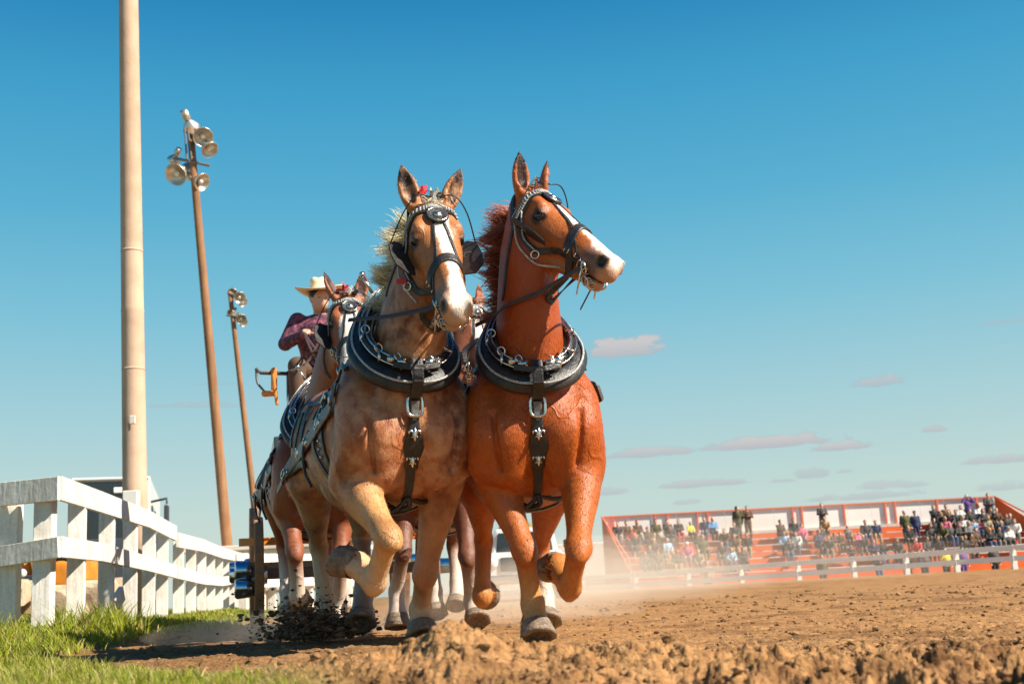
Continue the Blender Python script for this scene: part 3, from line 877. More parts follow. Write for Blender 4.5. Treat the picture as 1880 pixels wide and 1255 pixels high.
# things behind the fence at left
def motorhome():
    FL = at(124, 1108, 28.2); FR = at(274, 1100, 28.65); w_ = FR - FL; w_[2] = 0; W_ = np.linalg.norm(w_); X_ = w_ / W_; Y_ = np.array([-X_[1], X_[0], 0])
    z0 = .1; z1 = at(200, 880, 29)[2]
    M = thing('motorhome', 'boxy white and dark motorhome behind the fence with a long wing mirror', 'motorhome', tuple(lerp(FL, FR, .5) * [1, 1, 0] + [0, 0, z0]))
    Rm = np.stack([X_, Y_, [0, 0, 1]], 1); c0 = lerp(FL, FR, .5); c0[2] = 0; D_ = 7.0
    def P(x, y, z): return c0 + X_ * x + Y_ * y + np.array([0, 0, z])
    def B(name, x, y, z, sx, sy, sz, m_, par=M, bev=.03):
        mb = MB(); mb.box(P(x, y, z), (sx, sy, sz), R=Rm); return mb.build(name, m_, par, bevel=bev)
    body = B('body', 0, D_ / 2 + .05, (z0 + .4 + z1) / 2, W_, D_, z1 - z0 - .4, M_WHITEBODY)
    B('windscreen', -.04, -.0, z1 - .87, W_ * .88, .06, 1.52, M_GLASSDK)
    B('roof_trim', 0, -.0, z1 - .04, W_ * .98, .08, .07, M_WHITEBODY)
    B('marker_lamp', .25, -.06, z1 - .32, .36, .05, .14, M_LENS)
    B('bumper', 0, -.05, z0 + .45, W_, .18, .35, M_GREYMET)
    B('lower_grille', -.03, -.01, z0 + 1.25, W_ * .92, .06, 1.15, M_DARKBODY)
    for y_ in (1.4, 3.2, 5.0): B('side_window', W_ / 2 + .01, y_, z1 - 1.0, .05, 1.2, .75, M_GLASSDK)
    for x_ in (-W_ / 2 + .2, W_ / 2 - .2):
        for y_ in (1.0, 5.6):
            mb = MB(); mb.lathe(P(x_ - .12, y_, .45), X_, [(0, .42), (.03, .45), (.22, .45), (.25, .42)], 20); mb.build('wheel', M_TYRE, M, smooth=True)
    mb = MB(); q = P(W_ / 2 + .02, .1, z1 - .6); e = P(W_ / 2 + .38, -.1, z1 - .55); mb.tube([q, e, e - [0, 0, .12]], .03, 6); mb.build('mirror_arm', M_DARKBODY, M)
    mb = MB(); mb.box(e - [0, 0, .55], (.12, .20, .8), R=Rm); mb.build('mirror', M_DARKBODY, M, bevel=.03)
motorhome()

def loader():
    c0 = at(100, 1112, 24.0); L = thing('wheel_loader', 'orange wheel loader parked behind the fence among pale rocks', 'loader', tuple(c0))
    def at2(px, py, Y=24.0): return at(px, py, Y)
    mb = MB(); mb.box(at2(112, 1036) - [0, -.6, 0], (.75, 1.8, .72)); b_ = mb.build('body', M_DOZER, L, bevel=.08)
    mb = MB(); mb.lathe(at2(112, 1058, 23.5), (0, -1, 0), [(0, .30), (.04, .30), (.08, .24), (.08, .1)], 18); mb.build('wheel_hub', M_DOZER, L, smooth=True)
    mb = MB(); mb.torus(at2(112, 1058, 23.6), (0, -1, 0), .36, .10, 22, 8); mb.build('wheel', M_TYRE, L, smooth=True)
    for px in (36, 50):
        mb = MB(); mb.tube([at2(px - 5, 1022), at2(px, 1048), at2(px + 4, 1064)], [.09, .10, .06], 8); mb.build('lift_arm', M_DOZER, L)
    mb = MB(); mb.box(at2(44, 1068), (.6, .5, .25)); mb.build('bucket', M_DARKBODY, L, bevel=.03)
    mb = MB(); mb.lathe(at2(41, 1052, 23.6), (0, -1, 0), [(0, .09), (.05, .08), (.06, .02)], 12); mb.build('headlight', M_LENS, L, smooth=True)
    mb = MB(); mb.box(at2(75, 1042, 24.8), (1.5, .5, .5)); mb.build('frame', M_DOZER, L, bevel=.05)
loader()
def rocks():
    rs = np.random.RandomState(8)
    specs = [(48, 1100, 20, .40, 'pale boulder between the second and third fence posts, left of the loader'), (112, 1106, 19, .36, 'pale cracked boulder under the loader wheel'),
             (168, 1100, 20.5, .42, 'pale block of rock beneath the front of the motorhome'), (8, 1100, 19, .4, 'pale rock at the left edge behind the fence'), (216, 1096, 24, .5, 'pale boulder beside the foot of the concrete pole')]
    for px, py, Y, r, lb in specs:
        bm = bmesh.new(); bmesh.ops.create_icosphere(bm, subdivisions=3, radius=1)
        k = rs.rand() * 50
        c0 = at(px, py, Y)
        V = [np.array(v.co) * (1 + .45 * mnoise.noise(Vector(v.co) * 1.2 + Vector((k, 0, 0)))) for v in bm.verts]
        V = [np.clip(q, [-.8, -.8, -.7], [.8, .8, .75]) * [r * 1.25, r, r] + c0 for q in V]; F = [[v.index for v in f.verts] for f in bm.faces]; bm.free()
        o = mesh_obj('boulder', V, F, M_STONE, None, smooth=False); tag(o, lb, 'rock', 'pale rocks behind the fence')
rocks()
# plain white trailer and pickup beyond the dust
def box_thing(name, label, cat, c0, size, m_, parts):
    T = thing(name, label, cat, tuple(c0)); mb = MB(); mb.box(np.array(c0) + [0, 0, size[2] / 2 + .45], size); mb.build('body', m_, T, bevel=.04)
    for (nm, dx, dy, dz, sx, sy, sz, mm) in parts:
        mb = MB(); mb.box(np.array(c0) + [dx, dy, dz], (sx, sy, sz)); mb.build(nm, mm, T, bevel=.02)
    return T
c0 = at(1060, 1085, 72); c0[2] = 0
T = box_thing('cargo_trailer', 'white box trailer standing at the left end of the grandstand', 'trailer', c0, (3.4, 6, 2.2), M_WHITEBODY,
              [('chassis', 0, 0, .4, 3.3, 5.8, .15, M_DARKBODY), ('door_line', 0, -3.02, 1.5, .05, .03, 2.0, M_GREYMET), ('lower_skirt', 0, -3.02, .65, 3.3, .04, .3, M_GREYMET)])
for s_ in (-1, 1):
    mb = MB(); mb.lathe(c0 + [s_ * 1.4 - .1, 1, .35], (1, 0, 0), [(0, .35), (.2, .35)], 18); mb.build('wheel', M_TYRE, T, smooth=True)
c0 = at(520, 1105, 34); c0[2] = .1
box_thing('low_white_building', 'low white building behind the fence seen past the wagon wheel', 'building', c0, (4.2, 4, 1.1), M_WHITEBODY,
          [('roof', 0, 0, 1.6, 4.5, 4.3, .14, M_PLANK), ('door', -1.4, -2.03, .9, .7, .05, .9, M_GREYMET), ('window', .8, -2.03, 1.1, 1.0, .05, .4, M_GLASSDK)])
c0 = at(1905, 1040, 85); c0[2] = 0
box_thing('shed', 'grey roofed shed at the right edge behind the grandstand', 'shed', c0, (5.5, 5, 2.2), M_GREYMET,
          [('roof', 0, 0, 2.85, 6.2, 5.6, .25, M_PLANK), ('door', -.5, -2.53, 1.4, 1.6, .06, 1.8, M_DARKBODY), ('window', 1.6, -2.53, 1.7, .8, .06, .6, M_GLASSDK)])

def pickup():
    Y = 30.0; g = at(968, 1108, Y); c0 = np.array([g[0], Y, 0.0])
    T = thing('pickup_truck', 'dusty white pickup facing the camera behind the legs of the team', 'pickup', tuple(c0))
    def B(nm, x, y, z, sx, sy, sz, m_, par=T, bev=.04, tp=None):
        mb = MB(); mb.box(c0 + [x, y, z], (sx, sy, sz), taper=tp); return mb.build(nm, m_, par, bevel=bev)
    B('body', 0, 2.4, .82, 1.95, 5.0, .62, M_WHITEBODY, bev=.10)
    B('cab', 0, 2.0, 1.45, 1.75, 1.8, .72, M_WHITEBODY, bev=.08, tp=.84)
    B('windscreen', 0, 1.18, 1.44, 1.45, .12, .50, M_GLASSDK, bev=.02, tp=.9)
    B('bonnet', 0, .75, 1.12, 1.8, 1.3, .12, M_WHITEBODY, bev=.05)
    B('grille', 0, -.12, .88, 1.2, .06, .34, M_DARKBODY)
    B('bumper', 0, -.18, .52, 2.0, .16, .22, M_CHROME)
    for s_ in (-1, 1):
        mb = MB(); mb.lathe(c0 + [s_ * .78, -.10, .92], (0, -1, 0), [(0, .13), (.05, .12), (.07, .05)], 16); mb.build('headlight', M_LENS, T, smooth=True)
        B('mirror', s_ * 1.08, 1.2, 1.35, .18, .10, .22, M_DARKBODY)
        for y_ in (.9, 3.9):
            mb = MB(); mb.lathe(c0 + [s_ * .85 - .12, y_, .36], (1, 0, 0), [(0, .33), (.03, .36), (.21, .36), (.24, .33)], 20); mb.build('wheel', M_TYRE, T, smooth=True)
    for k, dx in enumerate((-.5, .1)):
        mb = MB(); mb.tube([c0 + [dx, 3.6, 1.2], c0 + [dx, 3.6, 1.75], c0 + [dx + .02, 3.6, 2.05]], [.28, .30, .12], 12)
        o = mb.build('feed_sack', M_OLIVE, None, smooth=True); tag(o, ['full olive sack standing upright in the pickup bed, the left one', 'full olive sack standing upright in the pickup bed, the right one'][k], 'sack', 'olive sacks in the pickup bed')
pickup()
# ------------------------------------------------------------------ horses
M_COAT = mat('horse_coat', (1, 1, 1), rough=.46, spec=.36, attr=True, veins=.38,
             var=[(9, .30, (.72, .62, .55, 1)), (3.2, .25, (.80, .68, .58, 1)), (60, .14, (.7, .62, .55, 1), (1, 1, .3))],
             bump=[(5, .7), (18, .18), (200, .22, (1, 1, .16))])
M_COATA = mat('dappled_coat', (1, 1, 1), rough=.46, spec=.42, attr=True, veins=.35,
             varmask=True, var=[(4.5, .95, (.42, .28, .28, 1)), (13, .6, (.66, .34, .17)), (2.6, .35, (.62, .52, .48, 1)), (60, .14, (.7, .62, .55, 1), (1, 1, .3))],
             bump=[(5, .7), (18, .18), (200, .22, (1, 1, .16))])

class Horse: pass

def make_horse(P):
    H = Horse(); H.P = P
    yaw = math.radians(P['yaw'])
    f = np.array([math.sin(yaw), -math.cos(yaw), 0.]); l = np.array([math.cos(yaw), math.sin(yaw), 0.]); up = np.array([0, 0, 1.])
    O = np.array([P['O'][0], P['O'][1], P.get('z', 0.0)])
    S = P.get('s', 1.0)
    def c(F_, L_, Z_): return O + f * F_ * S + l * L_ * S + up * Z_ * S
    H.c = c; H.f = f; H.l = l; H.up = up; H.S = S
    B0 = np.array(P['coat']); B1 = np.array(P['belly']); LG = np.array(P['leg']); SK = np.array(P['sock'])
    pr = []
    def add(*a, **k): 
        p = Prim(*a, **k); pr.append(p); return p
    def C(p0, p1, a0, b0, a1, b1, col=B0, col1=None, k=.06, side=l, cap=None):
        return add(p0, p1, a0 * S, b0 * S, a1 * S, b1 * S, side=side, col=col, col1=col1, k=k, cap=cap)
    def CH(st, k=.05, side=l, n=5):
        q = Chain([(p_, a_ * S, b_ * S, c_) for p_, a_, b_, c_ in st], side=side, k=k, n=n); pr.append(q); return q
    # trunk
    CH([(c(-.16, 0, 1.17), .25, .34, B0), (c(-.45, 0, 1.21), .345, .42, B0), (c(-.85, 0, 1.17), .375, .41, B0), (c(-1.25, 0, 1.18), .38, .39, B0),
        (c(-1.60, 0, 1.28), .35, .36, B0), (c(-1.78, 0, 1.30), .28, .30, B0)])
    CH([(c(-.32, 0, 1.50), .11, .13, B0), (c(-.62, 0, 1.48), .13, .14, B0)], k=.08)                       # withers
    for sg in (-1, 1):
        CH([(c(-1.50, sg * .17, 1.36), .19, .22, B0), (c(-1.70, sg * .17, 1.30), .20, .26, B0), (c(-1.86, sg * .15, 1.18), .16, .22, B0)], k=.06)
        CH([(c(-.02, sg * .09, 1.24), .11, .12, B0), (c(.03, sg * .145, 1.10), .15, .13, B0), (c(-.02, sg * .16, .92), .12, .11, B0)], k=.055)   # pectorals
        CH([(c(-.30, sg * .19, 1.48), .10, .15, B0), (c(-.12, sg * .25, 1.28), .12, .16, B0), (c(-.02, sg * .27, 1.12), .10, .12, B0), (c(-.10, sg * .27, .98), .12, .14, B0)], k=.06)   # shoulder blade to point of shoulder
        CH([(c(.02, sg * .07, 1.0), .05, .06, B0), (c(-.02, sg * .12, .84), .045, .05, B0)], k=.03)
    for sg in (-1, 1):      # creases between the muscles of the breast
        pr.append(Chain([(c(.17, sg * .03, 1.22), .010, .014), (c(.16, sg * .012, 1.05), .012, .018), (c(.10, 0, .86), .010, .014)], side=l, k=.035, neg=True))
        pr.append(Chain([(c(.10, sg * .235, 1.20), .010, .012), (c(.115, sg * .225, 1.05), .012, .014), (c(.06, sg * .20, .90), .009, .010)], side=l, k=.03, neg=True))
        pr.append(Chain([(c(.02, sg * .36, 1.12), .008, .010), (c(-.05, sg * .385, 1.0), .010, .012), (c(-.14, sg * .37, .92), .008, .010)], side=l, k=.025, neg=True))
    CH([(c(-.16, 0, .88), .15, .12, B0), (c(-.5, 0, .86), .22, .13, B1), (c(-1.0, 0, .88), .27, .13, B1)], k=.08)
    # neck
    poll = np.asarray(P['poll'], float)
    hy, hp, hr = [math.radians(q) for q in P['head']]       # yaw right, pitch down, roll
    hh = np.array([math.sin(hy), -math.cos(hy), 0.])
    u = hh * math.cos(hp) - up * math.sin(hp)
    v = hh * math.sin(hp) + up * math.cos(hp)
    w = np.cross(v, u); w = w / np.linalg.norm(w)
    if w @ np.array([math.cos(hy), math.sin(hy), 0]) < 0: w = -w
    v, w = v * math.cos(hr) + w * math.sin(hr), w * math.cos(hr) - v * math.sin(hr)
    hs = P.get('hs', 1.0)
    VS, WS = 1.25, 1.10
    def hd(a, b, e): return poll + (u * a + v * b * VS + w * e * WS) * hs
    H.hd = hd; H.u = u; H.v = v; H.w = w; H.hs = hs; H.poll = poll
    NB = c(-.20, 0, 1.36); N1 = hd(.03, -.12, 0)
    bow = P.get('bow', .05)
    mid1 = lerp(NB, N1, .35) + f * bow; mid2 = lerp(NB, N1, .70) + f * bow * .8 + up * .02
    NC = P.get('neckcol', B0)
    nd = P.get('neckw', 1.0)
    CH([(c(-.22, 0, 1.26), .235 * nd, .33, B0), (mid1, .19 * nd, .285, NC), (mid2, .155 * nd, .245, NC), (hd(.05, -.13, 0), .115, .18, NC)], k=.07)
    for sg in (-1, 1):   # neck muscle cords either side of the windpipe
        C(c(.02, sg * .10, 1.26), lerp(N1, hd(.14, -.2, 0), .5) + l * sg * .045 * S, .075, .07, .04, .05, col=NC, k=.03)
    C(c(-.0, 0, 1.24), hd(.16, -.19, 0), .06, .06, .05, .05, col=NC, k=.035)
    # head
    hstart = len(pr)
    HC = np.array(P['headcol']); MZ = np.array(P['muzzle'])
    def Hc(a, b, r0, r1, col=HC, col1=None, k=.03, cap=None, side=None):
        return add(hd(*a), hd(*b), r0[0] * hs, r0[1] * hs, r1[0] * hs, r1[1] * hs, side=w if side is None else side, col=col, col1=col1, k=k, cap=cap and cap * hs)
    pr.append(Chain([(hd(.0, -.06, 0), .080 * hs, .085 * hs, HC), (hd(.10, -.068, 0), .100 * hs, .09 * hs, HC), (hd(.21, -.078, 0), .102 * hs, .088 * hs, HC), (hd(.34, -.086, 0), .078 * hs, .074 * hs, HC), (hd(.48, -.092, 0), .062 * hs, .064 * hs, HC), (hd(.62, -.105, 0), .062 * hs, .056 * hs, MZ)], side=w, k=.03))
    Hc((.30, -.018, 0), (.60, -.052, 0), (.035, .012), (.028, .012), k=.02)
    for sg in (-1, 1):
        pr.append(ell(hd(.175, -.175, sg * .060), (.038 * hs, .145 * hs, .140 * hs), ax=u + v * .25, side=w, col=HC, k=.03))
        pr.append(ell(hd(.165, -.012, sg * .082), (.026 * hs, .026 * hs, .042 * hs), ax=u, side=w, col=HC, k=.02))
        pr.append(ell(hd(.11, -.02, sg * .06), (.03 * hs, .035 * hs, .06 * hs), ax=u, side=w, col=HC, k=.02))
        Hc((.25, -.085, sg * .088), (.43, -.10, sg * .056), (.012, .014), (.009, .010), k=.018)
        pr.append(ell(hd(.20, -.047, sg * .106), (.022 * hs, .026 * hs, .028 * hs), ax=u, side=w, k=.012, neg=True))
        pr.append(ell(hd(.196, -.026, sg * .100), (.016 * hs, .010 * hs, .036 * hs), ax=u - v * .1, side=w, col=HC, k=.008))
        pr.append(ell(hd(.203, -.066, sg * .098), (.014 * hs, .008 * hs, .032 * hs), ax=u, side=w, col=HC, k=.008))
        pr.append(ell(hd(.625, -.080, sg * .040), (.028 * hs, .036 * hs, .052 * hs), ax=u + v * .1, side=w, col=MZ, k=.015))
        pr.append(ell(hd(.650, -.078, sg * .066), (.022 * hs, .018 * hs, .034 * hs), ax=u + v * .5, side=w, k=.008, neg=True))
        Hc((.665, -.055, sg * .046), (.672, -.100, sg * .058), (.010, .010), (.009, .009), col=MZ, k=.008)
        Hc((.10, -.20, sg * .05), (.30, -.19, sg * .035), (.022, .03), (.018, .022), k=.03)
    Hc((.28, -.185, 0), (.60, -.165, 0), (.045, .035), (.030, .022), col=HC, col1=MZ, k=.03)
    pr.append(ell(hd(.655, -.118, 0), (.046 * hs, .034 * hs, .042 * hs), ax=u, side=w, col=MZ, k=.02))
    pr.append(ell(hd(.62, -.172, 0), (.032 * hs, .028 * hs, .036 * hs), ax=u, side=w, col=MZ, k=.015))
    add(hd(.53, -.152, 0), hd(.70, -.153, 0), .08 * hs, .004, .08 * hs, .005, side=w, k=.006, neg=True)
    for q in flat_prims(pr[hstart:]):
        q.a0 *= WS; q.a1 *= WS; q.b0 *= VS; q.b1 *= VS
    for q in pr[hstart:]:
        if isinstance(q, Chain): q.a0 = q.b0 = max(g.b0 for g in q.seg)
    # ears
    H.ear = []
    for sg, (eo, ef, tw) in zip((-1, 1), P['ears']):   # tilt outward, tilt forward, opening twist
        e0 = hd(.0, -.005, sg * .070)
        ed = up * 1.0 + w * sg * eo + hh * ef; ed /= np.linalg.norm(ed)
        fr = hh * math.cos(tw) + w * sg * math.sin(tw); fr = fr - ed * (fr @ ed); fr /= np.linalg.norm(fr)
        sd = np.cross(ed, fr)
        L = .205 * hs
        pr.append(Chain([(e0 + ed * L * t0, a0 * hs, b0 * hs, HC * cc_) for t0, a0, b0, cc_ in ((0, .036, .034, 1), (.25, .049, .033, 1), (.5, .048, .028, .95), (.75, .034, .019, .8), (1.0, .008, .006, .3))], side=sd, k=.012, n=4))
        for (t0, a0), (t1, a1) in (((.12, .014), (.32, .034)), ((.32, .034), (.55, .034)), ((.55, .034), (.8, .020)), ((.8, .020), (.95, .004))):
            add(e0 + ed * L * t0 + fr * .026 * hs, e0 + ed * L * t1 + fr * .022 * hs, a0 * hs, .024 * hs, a1 * hs, .018 * hs, side=sd, k=.006, neg=True)
        H.ear.append((e0, ed, fr, sd, L))
    # legs: fore = (shoulder-side lateral sign, elbow, knee, fetlock, hoof, toe direction)
    H.hoof = []
    for leg in P['legs']:
        kind, sg, J, toe, dark = leg
        J = [np.asarray(q, float) for q in J]
        toe = np.asarray(toe, float); toe /= np.linalg.norm(toe)
        lc = np.array(P.get('legcol', {}).get((kind, sg), LG))
        sk = np.array(P.get('sockcol', {}).get((kind, sg), SK))
        if kind == 'fore':
            el, kn, fe, ho = J
            sh = c(-.10, sg * .24, 1.12)
            C(sh, el, .13, .17, .12, .15, col=B0, k=.05)
            CH([(el, .112, .145, B0), (lerp(el, kn, .3), .105, .125, lerp(B0, lc, .5)), (lerp(el, kn, .6), .080, .092, lc), (lerp(el, kn, .85), .066, .072, lc), (kn, .070, .072, lc)], k=.03)
            CH([(lerp(el, kn, .02) + f * .05 + l * sg * .03, .05, .06, lc), (lerp(el, kn, .35) + f * .05 + l * sg * .03, .045, .05, lc), (lerp(el, kn, .7) + f * .02 + l * sg * .02, .02, .025, lc)], k=.018)
            CH([(lerp(el, kn, .0) - l * sg * .05, .04, .06, lc), (lerp(el, kn, .3) - l * sg * .045, .035, .05, lc), (lerp(el, kn, .6) - l * sg * .035, .018, .025, lc)], k=.018)
            pr.append(ell(kn + f * .016, (.068 * S, .058 * S, .11 * S), ax=kn - el, side=l, col=lc, k=.02))
            pr.append(ell(kn - f * .05, (.045 * S, .04 * S, .055 * S), ax=kn - el, side=l, col=lc, k=.02))
        else:
            stf, hk, fe, ho = J
            hip = c(-1.62, sg * .20, 1.22)
            C(hip, stf, .20, .28, .155, .20, col=B0, k=.07)
            m_ = lerp(stf, hk, .5)
            CH([(stf, .15, .19, lerp(B0, lc, .3)), (m_, .098, .125, lc), (lerp(stf, hk, .85), .062, .078, lc), (hk, .060, .078, lc)], k=.05)
            C(hk - f * .06 + up * .03, m_ - f * .08, .03, .03, .035, .04, col=lc, k=.03)
            pr.append(ell(hk, (.058 * S, .082 * S, .105 * S), ax=hk - stf, side=l, col=lc, k=.02))
            kn = hk
        rc = .056 if kind == 'fore' else .057
        CH([(kn, .062, .066, lc), (lerp(kn, fe, .25), rc, rc * 1.12, lerp(lc, sk, .3)), (lerp(kn, fe, .7), rc * .97, rc * 1.1, lerp(lc, sk, .85)), (fe, .064, .068, sk)], k=.02)
        bk = -toe
        C(lerp(kn, fe, .25) - f * .035, fe - f * .02, .03, .025, .03, .028, col=sk, k=.015)
        pr.append(ell(fe, (.062 * S, .066 * S, .066 * S), ax=ho - fe, side=l, col=sk, k=.02))
        pr.append(ell(fe - f * .045 - up * .03, (.045 * S, .035 * S, .055 * S), ax=up, side=l, col=sk * .9, k=.03))
        pa = ho - fe; pa = pa / np.linalg.norm(pa)
        cor = ho - toe * .0
        C(fe, cor, .056, .06, .072, .074, col=sk, k=.02)
        pr.append(ell(cor + pa * .01, (.086 * S, .04 * S, .086 * S), ax=toe, side=l, col=sk * .8, k=.02))
        H.hoof.append((cor, pa, toe, dark, kind, sg))
    H.prims = pr
    V, F = sdf_mesh(pr, P['h'])
    V = relax(V, F, 6, .5)
    col = prim_colors(V, pr)
    # markings of the head
    R_ = (V - poll) / hs
    a, b, e = R_ @ u, R_ @ v / VS, R_ @ w / WS
    head = (a > -.02) & (a < .78) & (b > -.24) & (b < .06) & (abs(e) < .15)
    rs = np.random.RandomState(3)
    bl = P['blaze']      # (start, half widths along, side shift)
    wob = .005 * np.sin(a * 23 + 1) + .003 * np.sin(a * 61) + .0025 * np.sin(a * 171 + e * 200)
    wid = np.interp(a, [p[0] for p in bl], [p[1] for p in bl]) + wob
    cen = np.interp(a, [p[0] for p in bl], [p[2] for p in bl])
    tops = np.clip((b + .10) / .03, 0, 1)
    m = np.clip((wid - abs(e - cen)) / .008, 0, 1) * tops * head * np.clip((a - bl[0][0]) / .03, 0, 1)
    white = np.array([.80, .74, .66])
    col = col * (1 - m[:, None]) + white * m[:, None]
    # darker skin: muzzle sides, nostril, eye rim, mouth
    def spot(pos, rad, colr, amt=1.0):
        d = np.sqrt(((V - hd(*pos)) ** 2).sum(1)) / (rad * hs)
        k_ = np.clip((1.15 - d) / .4, 0, 1)[:, None] * amt
        col[:] = col * (1 - k_) + np.array(colr) * k_
    for sg in (-1, 1):
        spot((.205, -.045, sg * .105), .046, (.03, .016, .010), .85)
        spot((.57, -.12, sg * .066), .075, P['nosedark'], .75); spot((.648, -.078, sg * .068), .036, (.012, .008, .007), .95)
    k_ = (np.clip(1 - abs(b + .153) / .008, 0, 1) * (a > .55) * (a < .72) * (abs(e) < .09))[:, None] * .8
    col = col * (1 - k_) + np.array((.05, .03, .025)) * k_
    for (e0, ed, fr, sd, L) in H.ear:
        q = V - e0; t = q @ ed / L; s_ = abs(q @ sd); fd = q @ fr
        k_ = (np.clip((t - .06) / .08, 0, 1) * (t < 1.02) * np.clip((.030 * hs - s_) / .006, 0, 1) * (fd > -.004) * (fd < .022 * hs))[:, None]
        col = col * (1 - k_) + np.array(P.get('earin', (.035, .016, .010))) * k_
    alpha = np.clip(1.0 - head * 1.0, .12, 1) * np.clip((V[:, 2] - .35) / .5, .25, 1)
    for _ in range(12):
        a2 = np.zeros(len(V)); c2 = np.zeros(len(V))
        for i_, j_ in ((0, 1), (1, 2), (2, 3), (3, 0)):
            np.add.at(a2, F[:, i_], alpha[F[:, j_]]); np.add.at(c2, F[:, i_], 1)
        alpha = a2 / c2
    H.alpha = alpha
    root = thing(P['name'], P['label'], 'horse', tuple(O), P.get('group'))
    H.root = root
    H.body = fast_mesh('body', V, F, P.get('mat', M_COAT), root, np.concatenate([col, alpha[:, None]], axis=1))
    H.bvh = BVHTree.FromPolygons([tuple(q) for q in V], [tuple(map(int, q)) for q in F])
    # eyes, hooves
    for sg in (-1, 1):
        m_ = MB(); cc = hd(.201, -.046, sg * .090)
        m_.lathe(cc - w * sg * .03 * hs, w * sg, [(0.03 * hs + math.sin(t) * .024 * hs, max(.0005, math.cos(t) * .029 * hs)) for t in np.linspace(-1.5, 1.5, 9)], 14)
        m_.build('eye', M_EYE, root, smooth=True)
    for (cor, pa, toe, dark, kind, sg) in H.hoof:
        m_ = MB(); n = 18; V_ = []; side = np.cross(pa, toe); side /= np.linalg.norm(side)
        fw = np.cross(side, pa)
        if fw @ toe < 0: fw = -fw
        hgt = .085 * S
        for (h_, r_, sh_) in ((-.01, .078, 0), (.02, .084, .008), (hgt, .100, .03), (hgt + .012, .098, .03), (hgt + .012, .070, .03), (hgt - .006, .055, .03)):
            for k in range(n):
                an = 2 * math.pi * k / n
                cx, sy = math.cos(an), math.sin(an)
                rr = r_ * S * (1.0 if cx > -.3 else .82)
                V_.append(cor + pa * h_ + fw * (cx * rr * 1.06 + sh_) + side * sy * rr)
        Fq = []
        for i in range(5):
            for k in range(n):
                q = (k + 1) % n; Fq.append((i * n + k, i * n + q, (i + 1) * n + q, (i + 1) * n + k))
        Fq.append(tuple(5 * n + k for k in range(n)))
        m_.add(V_, Fq); m_.build('hoof', M_HOOF, root, smooth=True)
    return H

def coat_hair(H, n, L=.016):
    """short lying hairs all over the body"""
    me = H.body.data; rs = np.random.RandomState(1)
    co = np.zeros(len(me.vertices) * 3, dtype=np.float32); me.vertices.foreach_get('co', co); co = co.reshape(-1, 3)
    no = np.zeros(len(me.vertices) * 3, dtype=np.float32); me.vertices.foreach_get('normal', no); no = no.reshape(-1, 3)
    ca = np.zeros(len(me.vertices) * 4, dtype=np.float32); me.color_attributes['col'].data.foreach_get('color', ca); ca = ca.reshape(-1, 4)
    ok = np.where((no[:, 1] < .35) | (no[:, 0] < -.3))[0]
    idx = rs.choice(ok, n); p = co[idx] + rs.normal(0, .004, (n, 3)); nn = no[idx]; c_ = ca[idx].copy()
    flow = np.array([0, 0, -1.]) - H.f * .35 + rs.normal(0, .22, (n, 3))
    flow = flow - nn * (flow * nn).sum(1)[:, None]; flow /= np.linalg.norm(flow, axis=1)[:, None]
    side = np.cross(flow, nn); p = p - nn * .003
    l_ = (L * rs.uniform(.6, 1.2, n) * .85)[:, None]; w_ = .0011
    hd_ = np.linalg.norm(co[idx] - H.hd(.35, -.1, 0), axis=1) < .45 * H.hs
    l_ = np.where(hd_[:, None], l_ * .45, l_)
    V = np.stack([p - side * w_, p + side * w_, p + flow * l_ * .55 + nn * l_ * .20 - side * w_ * .8, p + flow * l_ * .55 + nn * l_ * .20 + side * w_ * .8,
                  p + flow * l_ + nn * l_ * .15 - side * w_ * .15, p + flow * l_ + nn * l_ * .15 + side * w_ * .15], 1)
    F = np.array([[0, 1, 3, 2], [2, 3, 5, 4]])[None] + (np.arange(n) * 6)[:, None, None]
    c_[:, :3] *= rs.uniform(.82, 1.18, (n, 1)); C_ = np.repeat(c_[:, None, :], 6, 1).reshape(-1, 4)
    fast_mesh('coat_hair', V.reshape(-1, 3), F.reshape(-1, 4), H.P.get('mat', M_COAT), H.root, np.clip(C_, 0, 1))

def snap(H, p, off=0.0):
    loc, nrm, idx, dist = H.bvh.find_nearest(Vector(tuple(p)))
    n = np.array(nrm); q = np.array(loc)
    return q + n * off, n

def strap(H, mb, pts, w=.025, t=.006, n=7, off=.001, smooth=2):
    P = catmull(pts, n)
    Q = [snap(H, p, off) for p in P]
    pos = np.array([q[0] for q in Q]); nr = np.array([q[1] for q in Q])
    for _ in range(smooth):
        pos[1:-1] = pos[1:-1] * .5 + (pos[:-2] + pos[2:]) * .25
        nr[1:-1] = nr[1:-1] * .5 + (nr[:-2] + nr[2:]) * .25
    pos = pos + nr / np.linalg.norm(nr, axis=1)[:, None] * .002
    mb.ribbon(list(pos), list(nr), w, t)
    return pos, nr

